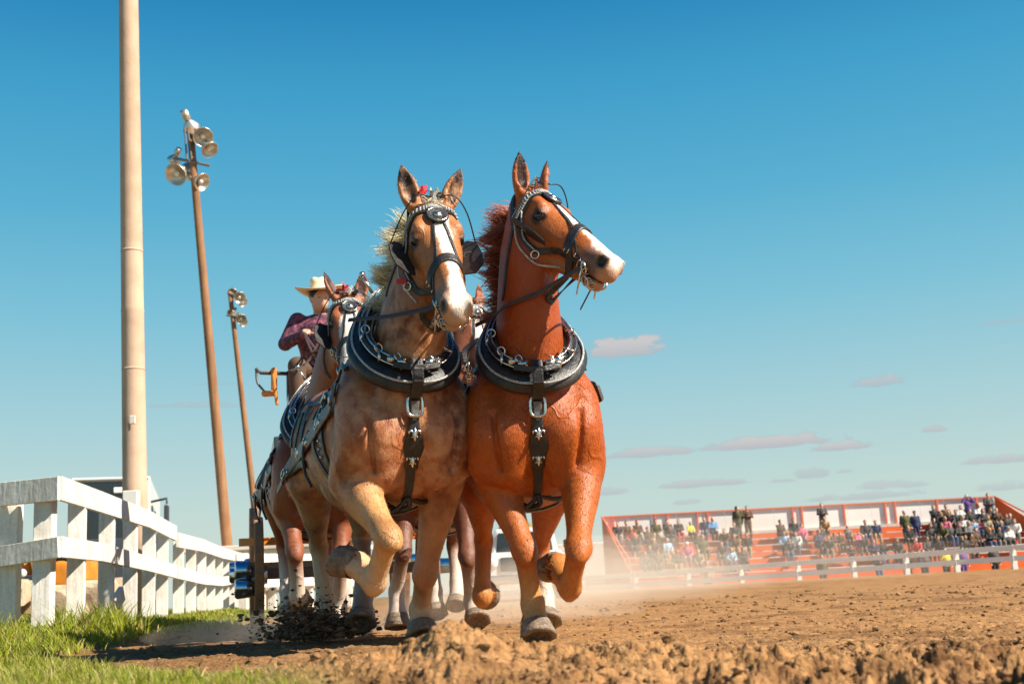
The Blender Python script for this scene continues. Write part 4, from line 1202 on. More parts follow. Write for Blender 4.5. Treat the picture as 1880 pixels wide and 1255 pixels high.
def hair(name, mtl, roots, dirs, lens, wid, parent, seed=1, droop=(0, 0, -1), dr=.5, curl=.05, n=7):
    """many tapered strands as one mesh; roots/dirs arrays"""
    rs = np.random.RandomState(seed)
    V = []; F = []; C_ = []
    for r, d, L in zip(roots, dirs, lens):
        d = d / np.linalg.norm(d); p = np.array(r, float)
        jit = rs.normal(0, 1, 3); side = np.cross(d, jit); side /= np.linalg.norm(side)
        base = len(V); w0 = wid * rs.uniform(.6, 1.3); sh = rs.uniform(.55, 1.25)
        ph = rs.uniform(0, 6)
        for i in range(n):
            t = i / (n - 1); ww = w0 * (1 - t) ** .7 + .0008
            nn = np.cross(side, d); 
            V += [p - side * ww, p + nn * ww * .6, p + side * ww]
            C_ += [sh * (1.0 - .1 * t)] * 3
            d = d + np.asarray(droop) * dr / n + side * curl * math.sin(ph + t * 5) + rs.normal(0, .03, 3)
            d /= np.linalg.norm(d); p = p + d * L / n
            side = side - d * (side @ d); side /= np.linalg.norm(side)
        for i in range(n - 1):
            a = base + i * 3
            F += [(a, a + 1, a + 4, a + 3), (a + 1, a + 2, a + 5, a + 4), (a + 2, a, a + 3, a + 5)]
    V = np.array(V); C_ = np.array(C_)[:, None] * np.array(mtl[1])[None]
    return fast_mesh(name, V, np.array(F), mtl[0], parent, C_)
M_HAIR = mat('horse_hair', (1, 1, 1), rough=.5, spec=.25, attr=True); translucent(M_HAIR, .5)

def J(*pts): return [at(*p) for p in pts]
down = (0, 0, -1)
def blond_tone(H, V, col):
    return col
GROUP_H = None
brown = srgb('#9a6038'); 
PA = dict(name='draft_horse', label='sorrel draft horse with blond mane and white blaze, front row nearest the board fence',
          O=at(750, 800, 6.42)[:2], yaw=18, h=.0095, s=1.0, mat=M_COATA, poll=at(790, 378, 6.22), head=(20, 50, -3), hs=1.16, bow=.06,
          coat=(.43, .150, .058), belly=(.50, .25, .10), leg=(.47, .215, .095), sock=(.68, .45, .25), headcol=(.44, .16, .048), muzzle=(.46, .31, .23),
          nosedark=(.10, .06, .05), neckcol=(.33, .125, .045), earin=(.03, .012, .007),
          legcol={('fore', -1): (.66, .35, .13), ('hind', -1): (.48, .30, .17), ('hind', 1): (.34, .25, .17)}, sockcol={('hind', 1): (.30, .22, .16)},
          blaze=[(.06, .030, .012), (.15, .046, .010), (.30, .030, .012), (.48, .032, .012), (.58, .036, .006), (.72, .036, 0)],
          ears=((.28, .05, .25), (.42, .05, .35)),
          legs=[('fore', -1, J((645, 880, 6.52), (712, 985, 6.16), (688, 1066, 6.34), (655, 1036, 6.42)), (-.75, .3, .25), False),
                ('fore', 1, J((815, 870, 6.75), (780, 1052, 6.85), (772, 1118, 7.05), (775, 1150, 6.98)), (.1, -1, 0), False),
                ('hind', -1, J((572, 880, 7.95), (585, 1000, 8.45), (597, 1105, 8.35), (600, 1140, 8.25)), (.1, -1, -.1), False),
                ('hind', 1, J((668, 900, 7.85), (664, 985, 8.15), (668, 1088, 7.75), (664, 1130, 7.62)), (.1, -1, .35), False)])
PB = dict(name='draft_horse', label='red chestnut draft horse in the front row, head turned to the right',
          O=at(984, 800, 6.42)[:2], yaw=5, h=.0095, s=.97, poll=at(978, 358, 6.30), head=(46, 36, 2), hs=1.10, bow=.06, neckw=.98,
          coat=(.42, .088, .011), belly=(.45, .15, .03), leg=(.47, .125, .022), sock=(.56, .22, .06), headcol=(.45, .12, .024), muzzle=(.48, .27, .18),
          nosedark=(.10, .06, .05), neckcol=(.36, .068, .010), earin=(.035, .012, .008),
          sockcol={('hind', 1): (.70, .58, .46), ('fore', -1): (.62, .34, .12)},
          blaze=[(.05, .012, .0), (.12, .028, .0), (.20, .038, .0), (.40, .034, .0), (.55, .04, .0), (.64, .055, 0), (.72, .06, 0)],
          ears=((.10, .10, .25), (.12, .12, .9)),
          legs=[('fore', -1, J((908, 870, 6.62), (962, 1008, 6.42), (978, 1108, 6.50), (984, 1146, 6.44)), (.1, -1, 0), False),
                ('fore', 1, J((1068, 865, 6.55), (1062, 1005, 6.20), (1046, 1076, 6.44), (1026, 1044, 6.58)), (-.2, .1, -1), False),
                ('hind', 1, J((1012, 890, 7.9), (992, 1000, 8.35), (1000, 1095, 8.3), (1003, 1128, 8.2)), (.1, -1, 0), False),
                ('hind', -1, J((880, 880, 7.75), (888, 990, 8.15), (885, 1094, 8.05), (890, 1086, 8.22)), (0, .2, -1), False)])
PC = dict(name='draft_horse', label='chestnut draft horse behind the blond-maned one, in front of the driver',
          O=at(592, 800, 9.1)[:2], yaw=14, h=.016, s=1.0, poll=at(640, 548, 8.45), head=(10, 50, 4), hs=1.12, bow=.05,
          coat=(.30, .085, .035), belly=(.30, .10, .04), leg=(.28, .09, .04), sock=(.66, .56, .46), headcol=(.36, .11, .04), muzzle=(.55, .40, .32),
          nosedark=(.10, .06, .05), earin=(.05, .015, .01),
          blaze=[(.05, .03, .0), (.12, .045, .0), (.25, .062, .0), (.45, .055, .0), (.60, .06, 0), (.72, .08, 0)],
          ears=((.45, .05, -.9), (.12, .05, .2)),
          legs=[('fore', -1, J((525, 905, 9.3), (541, 1010, 9.0), (547, 1092, 9.15), (549, 1095, 9.3)), (0, .3, -1), True),
                ('fore', 1, J((632, 900, 9.3), (625, 1020, 9.1), (622, 1110, 9.3), (622, 1140, 9.25)), (0, -1, 0), False),
                ('hind', -1, J((505, 900, 10.6), (520, 1000, 11.1), (526, 1085, 10.9), (528, 1120, 10.8)), (0, -1, 0), False),
                ('hind', 1, J((600, 900, 10.6), (600, 1000, 11.0), (610, 1080, 10.8), (612, 1110, 10.7)), (0, -1, .1), False)])
PD = dict(name='draft_horse', label='draft horse hidden behind the front pair, one ear showing between them',
          O=at(815, 800, 9.2)[:2], yaw=8, h=.018, s=1.0, poll=at(868, 558, 9.2), head=(20, 60, 0), hs=.92, bow=.05,
          coat=(.22, .075, .035), belly=(.22, .08, .04), leg=(.18, .07, .04), sock=(.60, .50, .42), headcol=(.36, .11, .04), muzzle=(.55, .40, .32),
          nosedark=(.10, .06, .05), earin=(.3, .09, .03),
          blaze=[(.05, .02, .0), (.12, .03, .0), (.25, .05, .0), (.45, .05, .0), (.60, .06, 0), (.72, .08, 0)],
          ears=((.15, .05, 1.4), (-.10, .05, .2)),
          legs=[('fore', -1, J((745, 900, 9.35), (740, 1010, 9.1), (728, 1085, 9.3), (730, 1130, 9.25)), (0, -1, 0), False),
                ('fore', 1, J((852, 900, 9.3), (858, 1020, 9.0), (866, 1105, 9.2), (872, 1130, 9.1)), (.2, -1, .3), False),
                ('hind', -1, J((790, 900, 10.8), (792, 1000, 11.2), (800, 1085, 11.0), (802, 1115, 10.9)), (0, -1, 0), False),
                ('hind', 1, J((832, 900, 10.8), (832, 1000, 11.1), (838, 1070, 10.9), (838, 1100, 10.8)), (0, -1, .1), False)])
import time as _t
HS = {}
for k_, P_ in (('A', PA), ('B', PB), ('C', PC), ('D', PD)):
    t0 = _t.time()
    HS[k_] = make_horse(P_)
    print('horse', k_, len(HS[k_].body.data.vertices), round(_t.time() - t0, 1))

coat_hair(HS['A'], 110000); coat_hair(HS['B'], 110000)
# ------------------------------------------------------------------ harness and hair
def fleur(mb, c_, n_, up_, s_):
    """raised three-petalled metal ornament"""
    n_ = n_ / np.linalg.norm(n_); sd = np.cross(up_, n_); sd /= np.linalg.norm(sd); uu = np.cross(n_, sd)
    def pet(pts, r):
        mb.tube([c_ + sd * x * s_ + uu * y * s_ + n_ * .004 for x, y in pts], [q * s_ for q in r], 6)
    pet([(0, -1.2), (0, -.5), (0, .3), (0, 1.1)], [.03, .34, .30, .05])
    for g in (-1, 1):
        pet([(g * .1, -.1), (g * .5, .35), (g * .85, .25), (g * .85, -.1)], [.14, .2, .2, .14])
        pet([(g * .1, -.35), (g * .5, -.65)], [.12, .08])
    pet([(-.4, -.2), (.4, -.2)], [.12, .12])

def bridle(H, rich=True):
    hd, u, v, w, hs, root = H.hd, H.u, H.v, H.w, H.hs, H.root
    br = MB()
    strap(H, br, [hd(.10, -.12, -.16), hd(.075, -.03, -.13), hd(.065, .06, -.05), hd(.07, .08, 0), hd(.065, .06, .05), hd(.075, -.03, .13), hd(.10, -.12, .16)], .062 * hs, .007)
    strap(H, br, [hd(.09, -.12, -.16), hd(-.02, -.06, -.13), hd(-.06, .0, 0), hd(-.02, -.06, .13), hd(.09, -.12, .16)], .03 * hs, .008)
    strap(H, br, [hd(.08, -.1, -.15), hd(.16, -.26, -.14), hd(.24, -.36, -.04), hd(.24, -.36, .04), hd(.16, -.26, .14), hd(.08, -.1, .15)], .022 * hs, .006)
    for sg in (-1, 1):
        strap(H, br, [hd(.08, -.08, sg * .16), hd(.22, -.14, sg * .16), hd(.36, -.16, sg * .13), hd(.53, -.165, sg * .11)], .030 * hs, .008)
        strap(H, br, [hd(.11, .04, sg * .012), hd(.22, .03, sg * .035), hd(.34, .01, sg * .055), hd(.44, -.05, sg * .085), hd(.53, -.15, sg * .1)], .014 * hs, .005)
    strap(H, br, [hd(.47, -.19, -.12), hd(.44, -.09, -.12), hd(.41, .0, -.07), hd(.40, .03, 0), hd(.41, .0, .07), hd(.44, -.09, .12), hd(.47, -.19, .12)], .044 * hs, .010)
    strap(H, br, [hd(.47, -.19, -.12), hd(.46, -.28, -.03), hd(.46, -.28, .03), hd(.47, -.19, .12)], .03 * hs, .007)
    B = br.build('bridle', M_LEATHER, root, smooth=False)
    wb = MB()
    p_, n_ = strap(H, wb, [hd(.085, -.09, -.16), hd(.075, -.03, -.13), hd(.065, .06, -.05), hd(.07, .08, 0), hd(.065, .06, .05), hd(.075, -.03, .13), hd(.085, -.09, .16)], .034 * hs, .006, off=.009)
    for k in range(len(p_)):
        T = p_[min(k + 1, len(p_) - 1)] - p_[max(k - 1, 0)]; T /= np.linalg.norm(T)
        nn = n_[k] / np.linalg.norm(n_[k]); sd = np.cross(T, nn)
        wb.tube([p_[k] + sd * .017 * hs + nn * .006, p_[k] + T * .012 + nn * .011, p_[k] - sd * .017 * hs + T * .0 + nn * .006], .005, 6)
    wb.build('browband', M_WHITEBRAID, B, smooth=True)
    for sg in (-1, 1):          # white piped cheek trim, buckles and rings
        ch = MB()
        strap(H, ch, [hd(.09, -.10, sg * .16), hd(.19, -.17, sg * .16), hd(.31, -.20, sg * .13), hd(.42, -.19, sg * .12)], .009 * hs, .006, off=.010)
        strap(H, ch, [hd(.10, -.05, sg * .16), hd(.20, -.13, sg * .16), hd(.30, -.16, sg * .13)], .007 * hs, .006, off=.010)
        ch.build('trim', M_WHITEBRAID, B, smooth=True)
    for sg in (-1, 1):
        mt = MB()
        q, n = snap(H, hd(.545, -.165, sg * .11), .012)
        mt.torus(q, n, .034 * hs, .006, up=v)
        mt.torus(q + u * .05 * hs - v * .045 * hs, n, .024 * hs, .005, up=v)
        mt.tube([q - u * .03 * hs + v * .04 * hs, q, q + u * .02 * hs - v * .06 * hs, q + u * .04 * hs - v * .12 * hs], [.006, .007, .006, .004], 6)
        for k in range(5):
            a_ = .55 + .022 * k
            q2, n2 = snap(H, hd(a_, -.17 - .006 * k, sg * .1), .006)
            mt.torus(q2, u * .6 + n2 * .5, .017 * hs, .0032, 12, 5, up=v)
        mt.build('bit', M_CHROME, B, smooth=True)
        mt = MB()
        q3, n3 = snap(H, hd(.33, -.165, sg * .16), .014)
        mt.torus(q3, n3, .019 * hs, .0045, up=u)
        for a_ in (.43, .46, .49):
            q4, n4 = snap(H, hd(a_, -.12, sg * .13), .012)
            mt.tube([q4 - v * .012, q4 + v * .012], .004, 6)
        mt.build('cheek_buckle', M_CHROME, B, smooth=True)
    mt = MB()
    q0, n0 = snap(H, hd(.58, -.25, 0), .01)
    mt.tube([snap(H, hd(.56, -.20, -.1), .01)[0], q0, snap(H, hd(.56, -.20, .1), .01)[0]], .005, 6)
    mt.build('curb_chain', M_CHROME, B, smooth=True)
    q, n = snap(H, hd(.135, .06, .0), .004)
    ds = MB(); ds.lathe(q, n, [(0, .052 * hs), (.010, .054 * hs), (.016, .044 * hs), (.013, .036 * hs), (.013, .001)], 22)
    R_ = ds.build('rosette', M_LEATHER, B, smooth=True)
    dm = MB(); dm.torus(q + n * .014, n, .046 * hs, .0035, 22, 6); dm.lathe(q + n * .012, n, [(0, .024 * hs), (.010, .018 * hs), (.015, .004 * hs)], 14)
    dm.build('stud', M_CHROME, R_, smooth=True)
    for sg in (-1, 1):
        bl = MB()
        # plate: flares outwards towards its front edge
        cc = hd(.205, -.112, sg * .135)
        ax1 = u; ax2 = v * .42 + w * sg * .80; ax2 = ax2 - ax1 * (ax2 @ ax1); ax2 /= np.linalg.norm(ax2)
        nn = np.cross(ax1, ax2)
        prof = [(-.11, -.045), (-.10, .030), (-.06, .066), (.03, .072), (.10, .060), (.14, .01), (.12, -.040), (.0, -.055)]
        prof = [(x * hs, y * hs) for x, y in prof]
        n_ = len(prof)
        for d_ in (-.004, .004):
            for x, y in prof: bl.v.append(tuple(cc + ax1 * x + ax2 * y + nn * (d_ + .9 * y * y)))
        bl.f += [tuple(range(n_ - 1, -1, -1)), tuple(range(n_, 2 * n_))] + [(k, (k + 1) % n_, n_ + (k + 1) % n_, n_ + k) for k in range(n_)]
        bo = bl.build('blinker', M_LEATHER, B)
        st = MB()
        st.tube(catmull([hd(.05, .065, sg * .015), hd(.065, .075, sg * .08), hd(.10, .02, sg * .135), cc + ax1 * -.06 * hs + ax2 * .06 * hs], 5), .004, 6)
        st.build('blinker_stay', M_LEATHER, B, smooth=True)
        if rich:
            s2 = MB(); s2.torus(cc + nn * .006 + ax2 * .01, nn, .02 * hs, .003, 14, 5); 
            s2.build('stud', M_CHROME, bo, smooth=True)
    return B

def collar(H, padmat, rollmat):
    c, f, l, up, S, root = H.c, H.f, H.l, H.up, H.S, H.root
    half = [(.165, 0, 1.372, .082), (.150, .10, 1.385, .084), (.08, .195, 1.45, .078), (-.03, .240, 1.56, .066), (-.17, .212, 1.68, .056), (-.30, .155, 1.79, .050), (-.41, .08, 1.89, .042), (-.44, 0, 1.95, .04)]
    ring = half + [(a, -b, z, r) for a, b, z, r in half[-2:0:-1]]
    ax = c(.0, 0, 0) - c(-.55, 0, -.42); ax /= np.linalg.norm(ax)      # forward normal of the ring plane
    def loop(k_in, fwd, rr, n=4):
        P = []
        m = len(ring)
        ctr = c(-.14, 0, 1.66)
        pts = []
        for a, b, z, r in ring:
            p = c(a, b, z); d = p - ctr; pts.append(np.concatenate([ctr + d * k_in + ax * fwd, [r * rr]]))
        pts = pts[-1:] + pts + pts[:2]
        out = []
        for i in range(1, m + 1):
            for k in range(n):
                t = k / n; A, Bp, C_, D = pts[i - 1], pts[i], pts[i + 1], pts[i + 2]
                out.append(.5 * ((2 * Bp) + (C_ - A) * t + (2 * A - 5 * Bp + 4 * C_ - D) * t * t + (3 * Bp - A - 3 * C_ + D) * t ** 3))
        return out
    mb = MB(); L1 = loop(1.03, -.005, 1.0); mb.ringtube([q[:3] for q in L1], [q[3] * 1.02 * S for q in L1], [q[3] * .62 * S for q in L1], c(-.14, 0, 1.66), ax)
    CO = mb.build('collar', padmat, root, smooth=True)
    mb = MB(); L2 = loop(.80, .03, .50); mb.tube([q[:3] for q in L2], [q[3] * S for q in L2], 10, closed=True)
    mb.build('roll', rollmat, CO, smooth=True)
    mb = MB(); L3 = loop(.91, .072, .26); m = len(L3)
    cut = [L3[i % m] for i in range(2, m - 1)]
    mb.tube([q[:3] for q in cut], [max(.010, q[3]) for q in cut], 8)
    HM = None
    pp = MB(); Lp = loop(1.20, .036, .2); pp.tube([q[:3] for q in Lp], .0065, 6, closed=True); pp.build('piping', M_WHITEBRAID, CO, smooth=True)
    pp = MB(); Lp = loop(.74, .058, .2); pp.tube([q[:3] for q in Lp], .005, 6, closed=True); pp.build('piping', M_WHITEBRAID, CO, smooth=True)
    HM = mb.build('hames', M_LEATHER, CO, smooth=True)
    ch = MB(); L4 = loop(.915, .100, .2); L5 = loop(1.04, .084, .2)
    ch.tube([q[:3] for q in L4[1:-1]], .0055, 6)
    ch.tube([q[:3] for q in L5[1:-1]], .005, 6)
    for i in (4, 8, 13): 
        for j in (i, -i):
            q = L4[j % m][:3]; T = L4[(j + 1) % m][:3] - L4[(j - 1) % m][:3]
            ch.torus(q + ax * .012, ax * .6 + T / np.linalg.norm(T) * .5, .022 * S, .005, 16, 6)
            q2 = L5[(j + 1) % m][:3]
            ch.tube([q, q2 + ax * .012, q2 - ax * .03], [.007, .009, .006], 6)
    for j in (3, 5, -3, -5):
        a_ = L4[j % m][:3]; b_ = L5[j % m][:3]
        ch.box((a_ + b_) / 2 + ax * .01, (.05, .02, .03), R=np.stack([l, f, up], 1))
    for sg in (-1, 1):            # knobs over the top
        q = c(-.40, sg * .09, 1.97)
        ch.tube([q, q + up * .05 + l * sg * .03, q + up * .09 + l * sg * .06], [.012, .009, .006], 8)
        ch.lathe(q + up * .09 + l * sg * .06, up, [(0, .004), (.012, .018), (.026, .016), (.036, .003)], 12)
    ch.build('hame_fittings', M_CHROME, CO, smooth=True)
    # strap round the bottom, holding the hames together
    mb = MB()
    mb.ribbon([c(.17, 0, 1.475), c(.245, 0, 1.455), c(.275, 0, 1.40), c(.270, 0, 1.34), c(.20, 0, 1.27)], [f + up * .8, f + up * .4, f, f, f - up * .2], .058 * S, .009)
    mb.ribbon([c(.235, -.12, 1.43), c(.272, -.04, 1.41), c(.272, .04, 1.41), c(.235, .12, 1.43)], [f] * 4, .03, .009)
    mb.build('hame_strap', M_LEATHER, CO)
    return CO

def breast_gear(H, fan=True):
    c, f, l, up, S, root = H.c, H.f, H.l, H.up, H.S, H.root
    zs = np.linspace(1.34, .76, 30)
    pos = []; nr = []
    for z in zs:
        hit = H.bvh.ray_cast(Vector(tuple(c(.8, 0, z))), Vector(tuple(-f)))
        q = np.array(hit[0]) if hit[0] is not None and hit[3] < 1.3 else c(.05, 0, z)
        pos.append(q)
    pos = np.array(pos)
    fd = np.array([(q - c(0, 0, 0)) @ f for q in pos])
    fd[:5] = np.maximum(fd[:5], [.26, .24, .20, .16, .14])
    for _ in range(4): fd[1:-1] = np.maximum(fd[1:-1], (fd[:-2] + fd[2:]) / 2)
    pos = np.array([c(0, 0, z) + f * (d + .012) for z, d in zip(zs, fd)])
    nr = [f] * len(zs)
    wd = np.where(zs > 1.16, .055, .046)
    mb = MB(); mb.ribbon(list(pos), nr, list(wd * S), .007)
    BS = mb.build('breast_strap', M_LEATHER, root)
    def P(z): 
        return np.array([np.interp(-z, -zs, pos[:, k]) for k in range(3)])
    sc = MB(); z2 = np.linspace(1.165, .905, 27)
    w2 = .050 + .056 * np.maximum(0, np.sin((z2 - .905) / .26 * math.pi * 2 - math.pi / 2) * .5 + .28) + .020 * (z2 < 1.03)
    w2 = w2 * np.clip((z2 - .895) / .02, .35, 1)
    sc.ribbon([P(z) + f * .008 for z in z2], [f] * len(z2), list(w2 * S), .010)
    PD_ = sc.build('ornament_pad', M_LEATHER, BS)
    for z in (1.085, .955):
        mt = MB(); fleur(mt, P(z) + f * .018, f, up, .036 * S); mt.build('fleur_ornament', M_CHROME, PD_, smooth=True)
    bk = MB(); n_ = 24; cc = P(1.225) + f * .022
    pts = []
    for k in range(n_):
        an = 2 * math.pi * k / n_; cx, sy = math.cos(an), math.sin(an)
        pts.append(cc + l * np.sign(cx) * abs(cx) ** .55 * .040 * S + up * np.sign(sy) * abs(sy) ** .55 * .054 * S)
    bk.tube(pts, .0085, 8, closed=True)
    bk.build('buckle', M_CHROME, BS, smooth=True)
    tg = MB(); tg.ribbon([P(1.25) + f * .014, P(1.2) + f * .018, P(1.15) + f * .016], [f] * 3, [.045, .042, .02], .008)
    tg.build('strap_tongue', M_GREYPAD, BS)
    # knot and ties at the girth
    kn = MB(); b0 = P(.775)
    kn.tube(catmull([b0 + f * .01, b0 - up * .05 + l * .01, b0 - up * .06 - l * .05 - f * .05, b0 - up * .02 - l * .11 - f * .1, b0 - up * .0 - l * .2 - f * .2], 5), .016, 8)
    kn.tube(catmull([b0 + f * .01, b0 - up * .04 - l * .03, b0 - up * .08 - l * .09], 5), .012, 8)
    kn.tube(catmull([b0 - f * .01, b0 - up * .02 + l * .10 - f * .1, b0 + l * .2 - f * .2], 5), .014, 8)
    kn.build('girth_tie', M_LEATHER, BS, smooth=True)

def around(H, F_, n=26, a0=-180, a1=180, z0=1.2, rad=.8, lean=0.0):
    """points round the barrel at station F_ (angle 0 = viewer right, 90 = top)"""
    out = []
    for k in range(n + 1):
        an = math.radians(a0 + (a1 - a0) * k / n)
        d = H.l * math.cos(an) + H.up * math.sin(an) - H.f * lean * math.sin(an)
        hit = H.bvh.ray_cast(Vector(tuple(H.c(F_, 0, z0) + d * rad)), Vector(tuple(-d)))
        if hit[0] is not None: out.append((np.array(hit[0]), np.array(hit[1])))
    return out

def body_gear(H, rich=True):
    c, f, l, up, S, root = H.c, H.f, H.l, H.up, H.S, H.root
    mb = MB()
    for F_, w_, ln in ((-.62, .085, .12), ):
        A = around(H, F_, 40, -180, 180, lean=ln)
        mb.ribbon([q + n * .004 for q, n in A], [n for q, n in A], w_, .012)
    for F_, w_, a0, a1 in ((-1.38, .05, -20, 200), (-1.62, .04, 5, 175), (-1.0, .035, 20, 160)):
        A = around(H, F_, 26, a0, a1)
        mb.ribbon([q + n * .004 for q, n in A], [n for q, n in A], w_, .010)
    strap(H, mb, [c(-.34, 0, 2.0), c(-.62, 0, 1.9), c(-1.0, 0, 1.8), c(-1.4, 0, 1.9), c(-1.85, 0, 1.9)], .04, .01)
    GR = mb.build('backpad', M_LEATHER, root)
    for sg in (-1, 1):
        tr = MB()
        p_, n_ = strap(H, tr, [c(-.08, sg * .5, 1.36), c(-.35, sg * .55, 1.33), c(-.7, sg * .6, 1.24), c(-1.1, sg * .6, 1.18), c(-1.5, sg * .6, 1.12), c(-1.85, sg * .55, 1.06)], .085, .014, off=.016)
        e = p_[-1]
        tr.ribbon([e, e - f * .35 - up * .05], [n_[-1]] * 2, .05, .012)
        T = tr.build('trace', M_GREYPAD, root)
        st = MB()
        strap(H, st, [c(-.10, sg * .5, 1.42), c(-.32, sg * .5, 1.44), c(-.62, sg * .5, 1.50)], .045, .010, off=.010)
        strap(H, st, [c(-.04, sg * .45, 1.6), c(-.3, sg * .5, 1.6), c(-.62, sg * .4, 1.62), c(-1.0, sg * .4, 1.6), c(-1.38, sg * .4, 1.55)], .035, .010, off=.010)
        strap(H, st, [c(-.62, sg * .5, 1.55), c(-.78, sg * .55, 1.2), c(-.70, sg * .5, .98), c(-.6, sg * .35, .84)], .05, .012, off=.012)
        strap(H, st, [c(-1.38, sg * .5, 1.5), c(-1.45, sg * .55, 1.25), c(-1.5, sg * .5, 1.1)], .035, .010, off=.010)
        strap(H, st, [c(-1.2, sg * .6, 1.02), c(-1.6, sg * .6, 1.10), c(-1.95, sg * .4, 1.12), c(-2.1, 0, 1.12)], .055, .012, off=.008)
        # hanging loops
        for F_ in ((-.95, ) if rich else (-.9, -1.4)):
            a_ = snap(H, c(F_, sg * .6, 1.30), .02)[0]
            st.tube(catmull([a_, a_ + l * sg * .03 - up * .10 - f * .03, a_ + l * sg * .03 - up * .24 - f * .0, a_ + l * sg * .0 - up * .34 + f * .06], 5), .009, 6)
        st.build('side_straps', M_LEATHER, root)
        for F_, Z_ in ((-.62, 1.27), (-.62, 1.5), (-1.38, 1.16), (-1.0, 1.19), (-.3, 1.34), (-1.62, 1.10)):
            mt = MB(); q, n = snap(H, c(F_, sg * .6, Z_), .034)
            mt.torus(q, n, .030, .006, 16, 6)
            q, n = snap(H, c(F_ + .07, sg * .6, Z_), .030)
            mt.box(q, (.012, .05, .03), R=np.stack([n, f, up], 1))
            mt.build('harness_ring', M_CHROME, root, smooth=True)
        mt = MB()
        for k in range(7):
            q, n = snap(H, c(-.62, sg * .6, 1.0 + .07 * k), .018)
            mt.lathe(q, n, [(0, .010), (.006, .009), (.009, .003)], 8)
        mt.build('stud_row', M_CHROME, root, smooth=True)

def crest_points(H, n):
    """points and outward directions along the top line of the neck"""
    out = []
    A = H.hd(.0, .0, 0); Bc = H.c(-.42, 0, 1.80)
    for t in np.linspace(0, 1, n):
        base = lerp(H.hd(.02, -.12, 0), H.c(-.25, 0, 1.45), t)
        ax = lerp(H.hd(.02, -.12, 0), H.c(-.25, 0, 1.45), 1) - H.hd(.02, -.12, 0); ax /= np.linalg.norm(ax)
        d = -H.f * 1.0 + H.up * .25 + (-H.u) * (1 - t) * .3; d = d - ax * (d @ ax); d /= np.linalg.norm(d)
        hit = H.bvh.ray_cast(Vector(tuple(base + d * .8)), Vector(tuple(-d)))
        q = np.array(hit[0]) if hit[0] is not None else base + d * .2
        out.append((q, d, ax))
    return out

def locks(name, mtl, roots, dirs, lens, wid, parent, seed, per=42, spread=.028, n=9, wave=1.2, droop=(0, 0, -1), dr=.5):
    """wind-blown locks: strands that leave the crest apart and run together to a tip"""
    rs = np.random.RandomState(seed); V = []; F = []; C_ = []
    for r, d, L in zip(roots, dirs, lens):
        d = d / np.linalg.norm(d); p = np.array(r, float); ph = rs.uniform(0, 6); ax = np.cross(d, rs.normal(0, 1, 3)); ax /= np.linalg.norm(ax)
        path = []; dd = d.copy()
        for i in range(n):
            t = i / (n - 1); path.append(p.copy()); dd = dd + np.asarray(droop) * dr / n + ax * wave * math.sin(ph + t * 6) / n * 2 + rs.normal(0, .03, 3); dd /= np.linalg.norm(dd); p = p + dd * L / n
        lc_ = rs.uniform(.6, 1.2)
        for q in range(per):
            o0 = rs.normal(0, spread, 3); o1 = rs.normal(0, spread * .45, 3); w0 = wid * rs.uniform(.5, 1.3); sh = lc_ * rs.uniform(.75, 1.2); lf = rs.uniform(.7, 1.0)
            sd = rs.normal(0, 1, 3); base = len(V)
            for i in range(n):
                t = i / (n - 1); c_ = path[i] * lf + path[0] * (1 - lf) + o0 * (1 - t) ** .6 + o1 * t * 1.3
                T = path[min(i + 1, n - 1)] - path[max(i - 1, 0)]; T /= np.linalg.norm(T); s_ = sd - T * (sd @ T); s_ /= np.linalg.norm(s_)
                ww = w0 * (.55 + .45 * math.sin(math.pi * min(1, t + .25))) * (1 - t ** 3) + .0006
                V += [c_ - s_ * ww, c_ + s_ * ww]; C_ += [sh * (.82 + .25 * t)] * 2
            for i in range(n - 1):
                a = base + 2 * i; F.append((a, a + 1, a + 3, a + 2))
    return fast_mesh(name, np.array(V), np.array(F), mtl[0], parent, np.clip(np.array(C_)[:, None] * np.array(mtl[1])[None], 0, 1))

def mane(H, color, n=90, blow=(-1, 0, .1), L=.2, seed=1, wid=.0042):
    m_ = (M_HAIR, color)
    rs = np.random.RandomState(seed)
    cp = crest_points(H, 60); R_ = []; D_ = []; Ls = []
    for i in range(n):
        t = min(58.9, max(0, (i + rs.uniform(-1, 1)) / n * 59)); q, d, ax = cp[int(t)]; q2 = cp[int(t) + 1][0]
        R_.append(lerp(q, q2, t - int(t)) + H.l * rs.normal(0, .02) - d * .015)
        D_.append(np.asarray(blow) * rs.uniform(.6, 1.2) + d * rs.uniform(.1, .9) - ax * rs.uniform(-.3, .5) + rs.normal(0, .2, 3)); Ls.append(L * rs.uniform(.55, 1.25))
    locks('mane', m_, R_, D_, Ls, wid, H.root, seed)
    R_ = []; D_ = []; Ls = []
    for i in range(5):
        R_.append(H.hd(.03 + rs.normal(0, .010), .025, rs.normal(0, .022))); D_.append(H.up * .7 + np.asarray(blow) * .5 + H.v * .4 + rs.normal(0, .35, 3)); Ls.append(.07 * rs.uniform(.6, 1.2))
    locks('forelock', m_, R_, D_, Ls, wid * .7, H.root, seed + 1, per=8, spread=.010, dr=1.4)

def tail(H, color, seed=4):
    rs = np.random.RandomState(seed); R_ = []; D_ = []; Ls = []
    b = snap(H, H.c(-2.3, 0, 1.42))[0]
    for i in range(350):
        R_.append(b + rs.normal(0, .025, 3)); D_.append(-H.f * .8 + H.up * .1 + rs.normal(0, .15, 3)); Ls.append(.6 * rs.uniform(.7, 1.1))
    hair('tail', (M_HAIR, color), R_, D_, Ls, .008, H.root, seed, dr=2.2)

